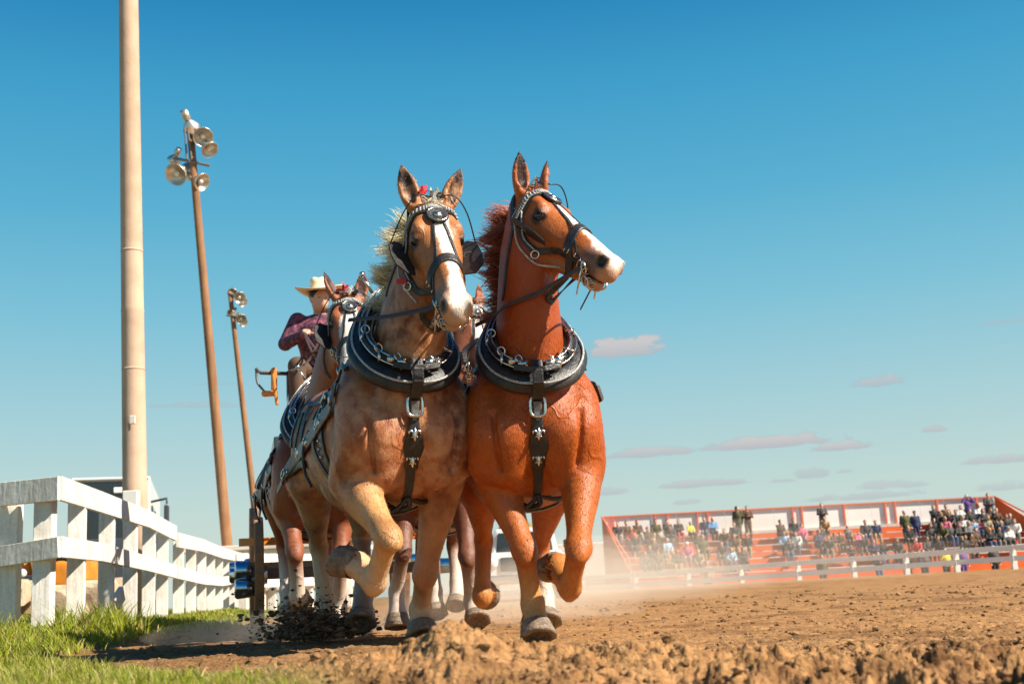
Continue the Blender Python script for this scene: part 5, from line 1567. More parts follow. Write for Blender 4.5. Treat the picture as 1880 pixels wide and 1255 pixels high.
for key, (padm, rollm, hc, blow, L_, n_) in dict(
        A=(M_LEATHER, M_LEATHER, (1.0, .86, .62), (-.9, -.45, .6), .26, 130),
        B=(M_LEATHER, M_GREYPAD, (.60, .24, .15), (-.95, -.3, .30), .24, 130),
        C=(M_LEATHER, M_LEATHER, (.30, .11, .05), (-.8, .1, .1), .20, 50),
        D=(M_LEATHER, M_LEATHER, (.20, .07, .035), (-.8, .1, .1), .16, 40)).items():
    H = HS[key]
    bridle(H, key in 'AB')
    collar(H, padm, rollm)
    breast_gear(H)
    body_gear(H, key in 'AB')
    mane(H, hc, n_, blow, L_, seed=ord(key))
    tail(H, hc)
# leg feather, white hair behind the fetlocks
for key in 'ABC':
    H = HS[key]; rs = np.random.RandomState(5)
    for (cor, pa, toe, dark, kind, sg) in H.hoof:
        R_ = []; D_ = []
        for i in range(150):
            an = rs.uniform(-2.2, 2.2)
            d = -toe * math.cos(an) + np.cross(pa, toe) * math.sin(an); d /= np.linalg.norm(d)
            R_.append(cor - pa * rs.uniform(.02, .09) + d * .05); D_.append(pa * .9 + d * .45 + rs.normal(0, .1, 3))
        hair('fetlock_hair', (M_HAIR, tuple(np.array(H.P.get('sockcol', {}).get((kind, sg), H.P['sock'])) * .95)), R_, D_, [rs.uniform(.05, .11) for _ in R_], .004, H.root, 6, n=4)
# driving reins and bearing reins
def rein(name, label, pts, parent, w_=.024, m_=M_BROWNLEATHER, HH=()):
    mb = MB(); P = catmull(pts, 6)
    for H in HH:
        for k in range(1, len(P) - 1):
            loc, nr, _, dist = H.bvh.find_nearest(Vector(tuple(P[k])))
            if (P[k] - np.array(loc)) @ np.array(nr) < .02: P[k] = np.array(loc) + np.array(nr) * .022
    mb.ribbon(P, [np.array([0, -1., .3])] * len(P), w_, .006)
    o = mb.build(name, m_, parent); return o
A_, B_, C_, D_ = (HS[k] for k in 'ABCD')
def bitpt(H, sg): return snap(H, H.hd(.545, -.165, sg * .11), .02)[0]
rein('rein', None, [bitpt(A_, -1), lerp(bitpt(A_, -1), A_.c(-.02, -.30, 1.72), .5) - A_.up * .012, A_.c(-.02, -.30, 1.72)], A_.root, HH=(A_,))
rein('rein', None, [bitpt(A_, 1), lerp(bitpt(A_, 1), A_.c(-.04, .30, 1.80), .5), A_.c(-.04, .30, 1.80)], A_.root, .016, M_LEATHER)
rein('rein', None, [bitpt(B_, -1), lerp(bitpt(B_, -1), B_.c(-.02, -.30, 1.72), .5) - B_.up * .01, B_.c(-.02, -.30, 1.72)], B_.root, HH=(B_,))
rein('rein', None, [bitpt(B_, 1), lerp(bitpt(B_, 1), B_.c(-.04, .30, 1.80), .5), B_.c(-.04, .30, 1.80)], B_.root, .016, M_LEATHER)
# ear ribbons and plumes
def topknot(H, cols):
    rs = np.random.RandomState(9)
    for k, (m_, a_, e_) in enumerate(cols):
        mb = MB(); q = H.hd(-.02 + a_, .03, e_)
        for j in range(7):
            d = H.up + rs.normal(0, .45, 3); d /= np.linalg.norm(d)
            P = [q, q + d * .03, q + d * .055 + rs.normal(0, .012, 3)]
            mb.ribbon(P, [H.f + rs.normal(0, .4, 3)] * 3, [.008, .022, .016], .003)
        mb.build('head_ribbon', m_, H.root)
topknot(A_, [(M_WHITEBRAID, .03, .0), (M_RED, .0, -.035), (M_GREYPAD, .02, .03)])
topknot(C_, [(M_RED, .0, -.03), (M_WHITEBRAID, .03, .0), (M_LEATHER, .03, .04)])
topknot(B_, [(M_LEATHER, .02, .01)])
mb = MB(); q = snap(A_, A_.hd(.30, -.16, -.16), .02)[0]; mb.box(q - A_.w * .02, (.05, .01, .024)); mb.build('red_ribbon', M_RED, A_.root)
# ------------------------------------------------------------------ people
def person_parts(pose, h, fine=False):
    """one figure: body, jacket, trousers, shoes, hair as separate smooth meshes from one skeleton (facing -Y, feet or seat at z=0)"""
    Jn = dict(pose)
    k = .02
    def both(n): return (Jn[n + 'L'], Jn[n + 'R'])
    pel = np.array(Jn['pelvis'], float); ch = np.array(Jn['chest'], float); nk = np.array(Jn['neck'], float); hd_ = np.array(Jn['head'], float)
    sd = np.array([1, 0, 0])
    def torso(g):
        return [Chain([(pel, .155 + g, .11 + g), (lerp(pel, ch, .5), .145 + g, .105 + g), (ch, .175 + g, .12 + g), (lerp(ch, nk, .55), .155 + g, .09 + g)], side=sd, k=.03, n=3)]
    def arms(g, upto=3):
        out = []
        for s_ in 'LR':
            s0, e0, w0 = (np.array(Jn[q + s_], float) for q in ('sho', 'elb', 'wri'))
            out.append(Chain([(s0, .06 + g, .06 + g), (lerp(s0, e0, .5), .052 + g, .052 + g), (e0, .042 + g, .042 + g)], k=.03, n=2))
            out.append(Chain([(e0, .042 + g, .042 + g), (w0, .028 + g, .028 + g)], k=.015, n=2))
        return out
    def legs(g, g2=None):
        out = []; g2 = g if g2 is None else g2
        for s_ in 'LR':
            h0, k0, a0 = (np.array(Jn[q + s_], float) for q in ('hip', 'kne', 'ank'))
            out.append(Chain([(h0, .092 + g, .092 + g), (lerp(h0, k0, .5), .078 + g, .078 + g), (k0, .058 + g, .058 + g)], k=.03, n=2))
            out.append(Chain([(k0, .058 + g, .058 + g), (lerp(k0, a0, .4), .052 + g2, .055 + g2), (a0, .036 + g2, .036 + g2)], k=.02, n=2))
        return out
    F_ = np.array(Jn.get('face', (0, -1, 0)), float); F_ /= np.linalg.norm(F_); Sx = np.cross(F_, [0, 0, 1]); Sx /= np.linalg.norm(Sx)
    U_ = np.cross(Sx, F_)
    head = [ell(hd_, (.075, .098, .112), ax=(0, 0, 1), side=Sx, k=.02), Prim(nk, hd_ - U_ * .06, .058, .058, .052, .055, k=.03),
            ell(hd_ + F_ * .035 - U_ * .055, (.055, .06, .055), side=Sx, k=.02), ell(hd_ + F_ * .098 - U_ * .015, (.013, .018, .026), side=Sx, k=.012),
            ell(hd_ + F_ * .078 + U_ * .02, (.05, .018, .014), side=Sx, k=.015), ell(hd_ + F_ * .085 - U_ * .052, (.026, .014, .009), side=Sx, k=.010)]
    for s_ in (-1, 1):
        head.append(ell(hd_ + Sx * s_ * .078 + F_ * .0, (.010, .022, .032), side=Sx, k=.008))
        head.append(ell(hd_ + Sx * s_ * .030 + F_ * .094 + U_ * .004, (.014, .010, .009), side=Sx, k=.006, neg=True))
    hands = []
    for s_ in 'LR':
        w0 = np.array(Jn['wri' + s_], float); e0 = np.array(Jn['elb' + s_], float); d = w0 - e0; d /= np.linalg.norm(d)
        d2 = np.array(Jn.get('hand' + s_, d), float); d2 /= np.linalg.norm(d2)
        sx = np.cross(d2, [0.1, -.2, 1]); sx /= np.linalg.norm(sx)
        hands.append(Prim(w0, w0 + d2 * .075, .032, .020, .040, .016, side=sx, k=.012))
        if fine:
            nn = np.cross(sx, d2)
            for q, (o_, L) in enumerate(((-.030, .062), (-.010, .075), (.010, .070), (.029, .055))):
                b0 = w0 + d2 * .08 + sx * o_; m0 = b0 + (d2 * .7 - nn * .5) * L * .55; e1 = m0 + (d2 * .1 - nn * .9) * L * .5
                hands.append(Prim(b0, m0, .0095, .0095, .009, .009, k=.004)); hands.append(Prim(m0, e1, .009, .009, .0075, .0075, k=.004))
            t0 = w0 + d2 * .03 + sx * -.034; hands.append(Prim(t0, t0 + (d2 * .6 - sx * .7 - nn * .3) * .055, .012, .012, .009, .009, k=.006))
        else:
            hands.append(Prim(w0 + d2 * .06, w0 + d2 * .13 + np.array([0, 0, -.02]), .036, .014, .030, .010, side=sx, k=.012))
            hands.append(Prim(w0 + d2 * .03 - sx * .03, w0 + d2 * .08 - sx * .055, .012, .012, .010, .010, k=.01))
    feet = []
    shoes = []
    for s_ in 'LR':
        a0 = np.array(Jn['ank' + s_], float)
        feet.append(Prim(a0 - [0, -.02, .04], a0 + [0, -.13, -.05], .036, .03, .038, .022, side=sd, k=.02))
        shoes.append(Prim(a0 - [0, -.03, .045], a0 + [0, -.14, -.055], .048, .044, .050, .036, side=sd, k=.03)); shoes.append(Prim(a0 + [0, .01, .04], a0 - [0, 0, .05], .046, .046, .048, .05, k=.02))
    out = {}
    out['body'] = sdf_mesh(torso(0) + arms(0) + legs(0) + head + hands + feet, h)
    out['jacket'] = sdf_mesh(torso(.022) + arms(.016) + [Prim(pel - [0, 0, .02], pel + [0, 0, .1], .175, .13, .17, .125, side=sd, k=.03)], h)
    out['trousers'] = sdf_mesh([Prim(pel - [0, 0, .03], pel + [0, 0, .06], .165, .12, .165, .12, side=sd, k=.03)] + legs(.014, .022), h)
    out['shoe'] = sdf_mesh(shoes, h)
    hr = [ell(hd_ - F_ * .022 + U_ * .028, (.088, .102, .100), ax=(0, 0, 1), side=Sx, k=.02)]
    if Jn.get('long'): hr.append(Prim(hd_ - F_ * .06, hd_ - F_ * .075 - U_ * .20, .07, .05, .06, .035, side=Sx, k=.03))
    cut = Prim(hd_ + F_ * .11 - U_ * .05, hd_ + F_ * .12 - U_ * .16, .07, .085, .08, .09, side=Sx, k=.02, neg=True)
    out['hair'] = sdf_mesh(hr + [cut], h)
    cap = [ell(hd_ - F_ * .01 + U_ * .055, (.092, .110, .075), ax=(0, 0, 1), side=Sx, k=.02), Prim(hd_ + F_ * .08 + U_ * .055, hd_ + F_ * .165 + U_ * .045, .07, .012, .05, .008, side=Sx, k=.01)]
    out['cap'] = sdf_mesh(cap, h)
    return out

def stand_pose(arm=0, turn=0, long=False, step=0.0):
    s = math.sin(turn); c_ = math.cos(turn)
    P = dict(pelvis=(0, 0, .96), chest=(0, -.01, 1.26), neck=(0, 0, 1.46), head=(0, -.02, 1.635), face=(s, -c_, 0), long=long,
             shoL=(.18, 0, 1.42), shoR=(-.18, 0, 1.42), elbL=(.24, .03, 1.13), elbR=(-.24, .03, 1.13), wriL=(.23, -.08, .90), wriR=(-.23, -.08, .90),
             hipL=(.09, 0, .93), hipR=(-.09, 0, .93), kneL=(.10, -.03 - step, .50), kneR=(-.10, -.03 + step, .50), ankL=(.11, .02 - step, .09), ankR=(-.11, .02 + step * 1.6, .09))
    if arm == 1: P.update(elbR=(-.28, -.08, 1.22), wriR=(-.16, -.20, 1.50), handR=(.2, .0, 1))
    if arm == 2: P.update(elbL=(.25, -.06, 1.16), wriL=(.06, -.22, 1.22), elbR=(-.25, -.06, 1.16), wriR=(-.06, -.23, 1.18))
    if arm == 3: P.update(elbL=(.30, -.12, 1.36), wriL=(.12, -.12, 1.62), elbR=(-.30, -.12, 1.36), wriR=(-.12, -.12, 1.62), handL=(-.6, 0, .4), handR=(.6, 0, .4))
    return P
def sit_pose(arm=0, turn=0, lean=.0, long=False):
    s = math.sin(turn); c_ = math.cos(turn)
    P = dict(pelvis=(0, 0, .12), chest=(0, -.03 - lean, .42), neck=(0, -.04 - lean * 1.6, .61), head=(0, -.07 - lean * 2, .78), face=(s, -c_, -.05), long=long,
             shoL=(.18, -.03 - lean * 1.4, .57), shoR=(-.18, -.03 - lean * 1.4, .57), elbL=(.24, -.12 - lean, .32), elbR=(-.24, -.12 - lean, .32), wriL=(.12, -.32 - lean, .22), wriR=(-.12, -.32 - lean, .22),
             hipL=(.09, -.02, .09), hipR=(-.09, -.02, .09), kneL=(.12, -.44, .10), kneR=(-.13, -.44, .11), ankL=(.11, -.42, -.31), ankR=(-.12, -.44, -.31))
    if arm == 1: P.update(wriL=(-.06, -.30 - lean, .34), wriR=(.06, -.28 - lean, .37))
    if arm == 2: P.update(elbR=(-.22, -.22 - lean, .42), wriR=(-.06, -.22 - lean, .66), handR=(.2, 0, .9))
    return P
POSES = {}
for nm, p in dict(sitA=sit_pose(0), sitB=sit_pose(1, .5, .05, True), sitC=sit_pose(0, -.4, .12), sitD=sit_pose(2, .2, .03), sitE=sit_pose(1, -.7, .0, True), stA=stand_pose(0, .3), stB=stand_pose(1, .0), stC=stand_pose(2, -.3, True), stD=stand_pose(3, 0), stE=stand_pose(0, 1.3, True, .14)).items():
    POSES[nm] = person_parts(p, .030)
SKINS = [mat('skin_light', (.60, .36, .25), rough=.6), mat('skin_tan', (.46, .26, .16), rough=.6)]
CL = {k: mat('cloth_' + k, c_, rough=.85) for k, c_ in dict(charcoal=(.075, .068, .065), navy=(.03, .04, .10), brown=(.11, .06, .035), olive=(.10, .09, .035), grey=(.20, .19, .18), white=(.72, .70, .66), blue=(.10, .30, .55),
      pink=(.72, .14, .24), red=(.55, .05, .04), tan=(.42, .27, .14), yellow=(.75, .60, .06), purple=(.14, .08, .28), black=(.03, .03, .032), denim=(.07, .12, .22), paleblue=(.35, .5, .65), khaki=(.36, .29, .18)).items()}
HC_ = {k: mat('hair_' + k, c_, rough=.6) for k, c_ in dict(brown=(.09, .045, .022), black=(.015, .012, .010), blond=(.45, .30, .12), grey=(.35, .33, .31), red=(.25, .08, .03)).items()}
MESHC = {}
def pose_mesh(pose, part):
    if (pose, part) not in MESHC:
        V, F = POSES[pose][part]; o = fast_mesh(part, V, F, CL['grey']); MESHC[(pose, part)] = o.data; bpy.data.objects.remove(o)
    return MESHC[(pose, part)]
used_labels = {}
def crowd_person(pose, loc, yaw, jacket, trousers, hairk, cap=None, label='', s=1.0, group='spectators on the grandstand', skin=0):
    T = thing('person', label, 'person', tuple(loc), group)
    T.rotation_euler = (0, 0, yaw); T.scale = (s, s, s)
    used_labels[label] = used_labels.get(label, 0) + 1
    def sub(part, m_, name=None):
        o = bpy.data.objects.new(name or part, pose_mesh(pose, part)); COL.objects.link(o); o.parent = T
        o.material_slots[0].link = 'OBJECT'; o.material_slots[0].material = m_
    sub('body', SKINS[skin]); sub('jacket', CL[jacket]); sub('trousers', CL[trousers]); sub('shoe', CL['black'])
    if cap: sub('cap', CL[cap])
    else: sub('hair', HC_[hairk])
    return T
# seated rows: (photo x of the person, row 0 front .. 6 back, pose, jacket, trousers, hair, cap, what sets the person apart)
CROWD = [
 (1133, 6, 'sitC', 'charcoal', 'grey', 'brown', None, 'at the far left end of the top row'), (1150, 6, 'sitA', 'brown', 'denim', 'black', None, 'second from the left in the top row'), (1170, 6, 'sitB', 'brown', 'khaki', 'red', None, 'third from the left in the top row'),
 (1205, 6, 'sitA', 'olive', 'khaki', 'black', None, 'beside the post with pale trousers in the top row'), (1226, 6, 'sitD', 'charcoal', 'grey', 'black', None, 'just left of the long haired one in the top row'), (1246, 6, 'sitE', 'black', 'red', 'brown', None, 'with long hair and red trousers in the top row'),
 (1268, 6, 'sitA', 'yellow', 'olive', 'brown', None, 'in yellow in the top row'), (1295, 6, 'sitA', 'navy', 'denim', 'brown', None, 'left of the light blue jacket in the top row'), (1309, 6, 'sitB', 'blue', 'black', 'blond', None, 'blond with a bright blue jacket in the top row'),
 (1168, 4, 'sitC', 'charcoal', 'black', 'red', None, 'with red hair, alone three rows up at the left'), (1196, 3, 'sitC', 'brown', 'tan', 'brown', None, 'in the middle rows at the left'), (1223, 3, 'sitA', 'paleblue', 'tan', 'grey', None, 'in a pale blue top beside brown coats'),
 (1279, 4, 'sitB', 'charcoal', 'grey', 'brown', None, 'below the yellow child'), (1260, 2, 'sitA', 'pink', 'grey', 'brown', 'white', 'in pink with a white cap low at the left'), (1287, 3, 'sitD', 'olive', 'olive', 'blond', None, 'in an olive yellow shirt'),
 (1331, 4, 'sitC', 'brown', 'denim', 'red', None, 'left of a pair leaning forward'), (1349, 5, 'sitA', 'charcoal', 'black', 'brown', None, 'leaning back above two others'), (1345, 3, 'sitC', 'brown', 'khaki', 'brown', None, 'bent forward in brown in the middle'),
 (1370, 3, 'sitA', 'black', 'khaki', 'black', None, 'in black with khaki trousers'), (1337, 1, 'sitC', 'paleblue', 'denim', 'blond', None, 'bent low in a pale blue top at the front'), (1360, 1, 'sitB', 'charcoal', 'black', 'brown', None, 'in dark clothes right of the pale blue one'),
 (1432, 5, 'sitD', 'brown', 'black', 'brown', None, 'in a brown coat left of a pair with a white sleeve'), (1459, 5, 'sitA', 'charcoal', 'black', 'brown', None, 'in a dark coat just right of the brown coat in the sixth row'), (1438, 3, 'sitC', 'paleblue', 'black', 'brown', None, 'in a pale top with dark trousers'),
 (1462, 3, 'sitC', 'white', 'denim', 'brown', None, 'in white and denim bending over'), (1448, 2, 'sitA', 'charcoal', 'denim', 'black', None, 'in charcoal under the pale tops'),
 (1508, 4, 'sitA', 'charcoal', 'grey', 'black', None, 'left of a row of children'), (1529, 3, 'sitB', 'brown', 'tan', 'brown', None, 'in brown among the children'), (1541, 3, 'sitA', 'black', 'black', 'brown', None, 'in black among the children'),
 (1556, 4, 'sitD', 'grey', 'black', 'brown', None, 'in grey among the children'), (1575, 3, 'sitE', 'pink', 'pink', 'brown', None, 'all in pink among the children'), (1590, 4, 'sitA', 'charcoal', 'denim', 'black', None, 'beside the navy shirt'), (1609, 4, 'sitA', 'navy', 'tan', 'brown', None, 'in a navy shirt with folded hands'),
 (1515, 5, 'sitC', 'tan', 'brown', 'brown', None, 'sitting below the standing man in the middle'), (1668, 3, 'sitA', 'black', 'black', 'red', None, 'with red hair by the aisle'), (1704, 3, 'sitC', 'charcoal', 'black', 'brown', None, 'bent forward right of the aisle'),
 (1714, 4, 'sitD', 'black', 'black', 'black', None, 'hooded and dark above a bent one'), (1738, 4, 'sitB', 'pink', 'black', 'blond', None, 'with a pink scarf at the right'), (1742, 6, 'sitA', 'tan', 'khaki', 'brown', None, 'in a tan jumper before the white wall'),
 (1729, 5, 'sitA', 'black', 'black', 'brown', None, 'in a black top in the sixth row, left of the red haired one'), (1745, 5, 'sitC', 'charcoal', 'brown', 'red', None, 'right of the black top'), (1744, 3, 'sitA', 'charcoal', 'denim', 'brown', None, 'below the pink scarf'),
 (1770, 4, 'sitB', 'white', 'grey', 'blond', None, 'in a pale yellow white jumper at the right'), (1784, 5, 'sitA', 'black', 'grey', 'brown', None, 'under the person shading their eyes'), (1790, 4, 'sitA', 'paleblue', 'grey', 'brown', None, 'small and pale blue at the right'),
 (1800, 4, 'sitE', 'pink', 'denim', 'brown', None, 'small and pink at the right'), (1808, 5, 'sitB', 'charcoal', 'brown', 'brown', None, 'with brown hair near the right end'), (1822, 5, 'sitA', 'brown', 'black', 'red', None, 'second from the right end'),
 (1846, 4, 'sitC', 'charcoal', 'black', 'brown', None, 'at the right end handrail'), (1858, 4, 'sitA', 'black', 'black', 'grey', None, 'last at the right end'), (1864, 3, 'sitC', 'white', 'grey', 'brown', None, 'in white at the very right end'),
 (1616, 1, 'sitA', 'black', 'denim', 'brown', None, 'low at the front in black and denim'), (1645, 1, 'sitC', 'charcoal', 'black', 'brown', None, 'bending low at the front by a post'), (1560, 1, 'sitB', 'charcoal', 'black', 'black', None, 'dark figure low at the front under the children'),
 (1700, 1, 'sitA', 'charcoal', 'black', 'brown', None, 'low at the front right of the aisle'), (1720, 1, 'sitD', 'black', 'red', 'brown', None, 'low at the front with red trousers'), (1765, 1, 'sitC', 'charcoal', 'tan', 'brown', None, 'low at the front beside the yellow jacket'), (1790, 2, 'sitA', 'brown', 'black', 'brown', None, 'low at the right behind the rail'), (1815, 2, 'sitB', 'black', 'denim', 'blond', None, 'low at the right end of the second row'),
 (1835, 2, 'sitA', 'charcoal', 'grey', 'black', None, 'low near the right end panel'), (1180, 1, 'sitA', 'charcoal', 'black', 'brown', None, 'low at the left, half lost in the dust'), (1205, 1, 'sitC', 'brown', 'black', 'brown', None, 'hunched in the dust at the left'), (1240, 1, 'sitB', 'charcoal', 'tan', 'brown', None, 'low at the left left of the pink one')]
rc = random.Random(5)
for px, row, pose, jk, tr, hr, cp, where in CROWD:
    y = ST['yrow'][row]; x = at(px, 980, y)[0]
    kid = where.find('child') >= 0 or 'small' in where or jk in ('yellow',) or 'all in pink' in where
    crowd_person(pose, (x, y, ST['zrow'][row] + .06), rc.uniform(-.35, .35), jk, tr, hr, cp, 'seated spectator ' + where, s=.78 if kid else rc.uniform(.94, 1.06), skin=rc.randint(0, 1))
ORD = ['first', 'second', 'third', 'fourth', 'fifth', 'sixth', 'seventh', 'eighth', 'ninth', 'tenth', 'eleventh', 'twelfth', 'thirteenth', 'fourteenth', 'fifteenth', 'sixteenth', 'seventeenth', 'eighteenth', 'nineteenth', 'twentieth', 'twenty-first', 'twenty-second', 'twenty-third', 'twenty-fourth']
rows_w = ['front', 'second', 'third', 'fourth', 'fifth', 'sixth', 'top']
extra = [(1160, 5), (1188, 5), (1232, 5), (1216, 2), (1190, 2), (1325, 2), (1472, 4), (1500, 3), (1520, 2), (1583, 2), (1731, 3),
         (1757, 5), (1762, 3), (1778, 3), (1812, 4), (1833, 5), (1840, 3), (1850, 2), (1780, 1), (1768, 6), (1800, 6), (1718, 6), (1600, 1), (1680, 1), (1280, 1)]
allrow = {}
for q in [(q[0], q[1]) for q in CROWD] + extra: allrow.setdefault(q[1], []).append(q[0])
pal = ['charcoal', 'brown', 'grey', 'navy', 'black', 'olive', 'tan', 'denim', 'red', 'white', 'charcoal', 'brown', 'pink', 'khaki']
rx_ = random.Random(17)
for px, row in extra:
    jk = pal[rx_.randrange(len(pal))]; tr = rx_.choice(['black', 'denim', 'grey', 'charcoal', 'khaki']); hr = rx_.choice(['brown', 'black', 'blond', 'grey', 'red']); ps = rx_.choice(['sitA', 'sitB', 'sitC', 'sitD', 'sitE'])
    y = ST['yrow'][row]; x = at(px, 980, y)[0]
    nth = sum(1 for q in allrow[row] if q < px)
    crowd_person(ps, (x, y, ST['zrow'][row] + .06), rx_.uniform(-.35, .35), jk, tr, hr, None, 'seated spectator in %s, %s hair, %s from the left in the %s row' % (jk, hr, ORD[nth], rows_w[row]), s=rx_.uniform(.92, 1.06), skin=rx_.randint(0, 1))
STANDERS = [(1357, 6, 'stE', 'olive', 'olive', 'brown', None, 'standing spectator walking along the top row at the left', -.3), (1375, 6, 'stC', 'brown', 'brown', 'brown', None, 'standing spectator in a brown coat beside the walking one', 0),
            (1513, 6, 'stC', 'charcoal', 'khaki', 'brown', None, 'standing spectator in a dark coat over a white shirt, top row middle', 0), (1664, 4, 'stA', 'olive', 'black', 'grey', None, 'standing spectator in an olive jacket left of the one in navy', 0),
            (1683, 4, 'stA', 'navy', 'navy', 'black', 'navy', 'standing spectator all in navy blue with a cap', 0), (1783, 6, 'stD', 'purple', 'black', 'blond', None, 'standing spectator in purple shading the eyes with both hands', 0), (1822, 6, 'stC', 'charcoal', 'black', 'black', None, 'standing spectator with folded arms at the right end of the top row', 0)]
for px, row, pose, jk, tr, hr, cp, lb, yw in STANDERS:
    y = ST['yrow'][row] - .05; x = at(px, 980, y)[0]
    crowd_person(pose, (x, y, ST['zrow'][row] - .36), yw, jk, tr, hr, cp, lb, s=rc.uniform(.96, 1.04))
for px, Y, pose, jk, tr, hr, cp, lb in ((1512, 60.3, 'stA', 'olive', 'olive', 'brown', None, 'person in olive walking in front of the stand under the middle'), (1616, 60.3, 'stC', 'black', 'denim', 'brown', None, 'person in black and denim standing before the front panel'),
        (1740, 59.6, 'stB', 'yellow', 'black', 'brown', None, 'person in a yellow jacket behind the far rail'), (1772, 60, 'stA', 'purple', 'purple', 'black', None, 'person in dark purple at the rail near the right'), (1300, 60.3, 'stA', 'tan', 'olive', 'brown', None, 'person in tan before the left part of the stand'), (1700, 60.2, 'stC', 'charcoal', 'black', 'brown', None, 'person in charcoal leaning at the rail left of the yellow jacket'), (1668, 60.5, 'stE', 'black', 'black', 'black', None, 'person in black walking past the aisle at ground level'), (1830, 60, 'stA', 'charcoal', 'black', 'grey', None, 'grey haired person at the rail below the right end')):
    x = at(px, 1060, Y)[0]; crowd_person(pose, (x, Y, -.55), rc.uniform(-.3, .3), jk, tr, hr, cp, lb, group='people behind the far rail')

# ------------------------------------------------------------------ wagon and driver
def wagon():
    f = np.array([math.sin(math.radians(13)), -math.cos(math.radians(13)), 0.]); l = np.array([f[1] * -1, f[0], 0.]); l = np.array([math.cos(math.radians(13)), math.sin(math.radians(13)), 0.]); up = np.array([0, 0, 1.])
    wl = at(476, 1172, 11.6); O = wl + l * .80; O[2] = 0
    def c(F_, L_, Z_): return O + f * F_ + l * L_ + up * Z_
    Rm = np.stack([l, f, up], 1)
    M_WAG = mat('orange_wagon_paint', (.80, .27, .035), rough=.4, coat=.4, var=(5, .4, (.6, .5, .4, 1)))
    M_WHEEL = mat('worn_wheel_wood', (.27, .155, .085), rough=.7, var=(14, .6, (.45, .2, .06)))
    M_HUB = mat('sky_tinted_steel', (.32, .42, .55), rough=.12, metal=1.0)  # blue of the reflected sky is put into the base colour
    T = thing('hitch_wagon', 'orange show wagon with dark spoked wheels drawn by the team', 'wagon', tuple(O))
    def B(nm, x, y, z, sx, sy, sz, m_, par=T, bev=.015):
        mb = MB(); mb.box(c(y, x, z), (sx, sy, sz), R=Rm); return mb.build(nm, m_, par, bevel=bev)
    def wheel(x, y, r, nm='wheel'):
        s_ = 1 if x > 0 else -1; ct = c(y, x, r)
        mb = MB(); mb.torus(ct, l, r - .05, .04, 36, 8)
        w_ = mb.build(nm, M_WHEEL, T, smooth=True)
        mb = MB(); n = 36
        P = [ct + f * math.cos(2 * math.pi * k / n) * (r - .015) + up * math.sin(2 * math.pi * k / n) * (r - .015) for k in range(n + 1)]
        mb.ribbon(P, [(p - ct) / np.linalg.norm(p - ct) for p in P], .085, .02); mb.build('tyre', M_WHEEL, w_)
        for k in range(12):
            an = 2 * math.pi * k / 12; d = f * math.cos(an) + up * math.sin(an)
            mb = MB(); mb.tube([ct + d * .08 + l * s_ * .02, ct + d * (r - .07)], [.026, .02], 8); mb.build('spoke', M_WAG, w_, smooth=True)
        mb = MB(); mb.lathe(ct - l * s_ * .08, l * s_, [(0, .09), (.10, .11), (.18, .10), (.185, .075), (.34, .070), (.35, .05)], 20); mb.build('hub', M_HUB, w_, smooth=True)
    wheel(-.80, 0, .53); wheel(.80, 0, .53); wheel(-.82, -2.3, .66); wheel(.82, -2.3, .66)
    B('front_axle', 0, 0, .53, 1.45, .10, .10, M_GREYMET); B('rear_axle', 0, -2.3, .66, 1.5, .10, .10, M_GREYMET)
    mb = MB(); mb.beam(c(.25, -.98, .82), c(.25, .98, .82), .06, .07); mb.build('splinter_bar', M_WAG, T)
    B('box', 0, -1.5, 1.35, 1.15, 3.4, .62, M_WAG); B('floor', 0, -1.3, 1.0, 1.05, 4.0, .08, M_DARKBODY); B('footboard', 0, .35, 1.55, 1.15, .05, .55, M_WAG)
    B('seat', .08, -.75, 2.28, 1.12, .42, .12, M_DARKBODY); B('seat_back', .08, -.98, 2.48, 1.12, .07, .34, M_DARKBODY); B('seat_riser', 0, -.78, 1.93, .9, .35, .56, M_WAG)
    B('side_board', -.62, -1.5, 1.75, .06, 3.3, .12, M_DARKBODY); B('side_board', .62, -1.5, 1.75, .06, 3.3, .12, M_DARKBODY)
    # lamps and brake lever at the left of the seat
    mb = MB(); a = c(-.30, -.60, 2.18); mb.beam(a, a + up * .34 - l * .04, .045, .03); mb.build('brake_lever', M_WAG, T, bevel=.01)
    mb = MB(); mb.tube([at(500, 682, 12.0), at(478, 684, 12.0), at(470, 676, 12.0)], .018, 8); mb.tube(catmull([at(470, 676, 12.0), at(472, 700, 12.0), at(480, 712, 12.), at(492, 724, 12.0)], 4), .012, 8); mb.build('whip_holder', M_GREYMET, T, smooth=True)
    mb = MB(); mb.tube([at(478, 684, 12.), at(540, 686, 12.1)], .02, 8); mb.build('seat_rail', M_DARKBODY, T, smooth=True)
    mb = MB(); mb.box(at(503, 696, 12.0), (.06, .05, .24)); mb.build('side_lamp', M_WAG, T, bevel=.02)
    mb = MB(); mb.box(at(495, 722, 12.0), (.16, .06, .06)); mb.build('lamp_bracket', M_WAG, T, bevel=.02)
    for py in (1046, 1078):
        a = at(470, py, 11.2); mb = MB(); mb.lathe(a, -l, [(0, .075), (.06, .085), (.17, .095), (.19, .075)], 20); mb.build('step_lamp', M_HUB, T, smooth=True)  # plain metal cylinders standing in for the long wheel hubs
    # pole between the horses
    mb = MB(); mb.tube([c(.2, 0, .75), c(2.4, .08, .9), c(4.6, .2, 1.0)], .045, 10); mb.build('draught_pole', M_WAG, T, smooth=True)
    return c, f, l, up
WC = wagon()
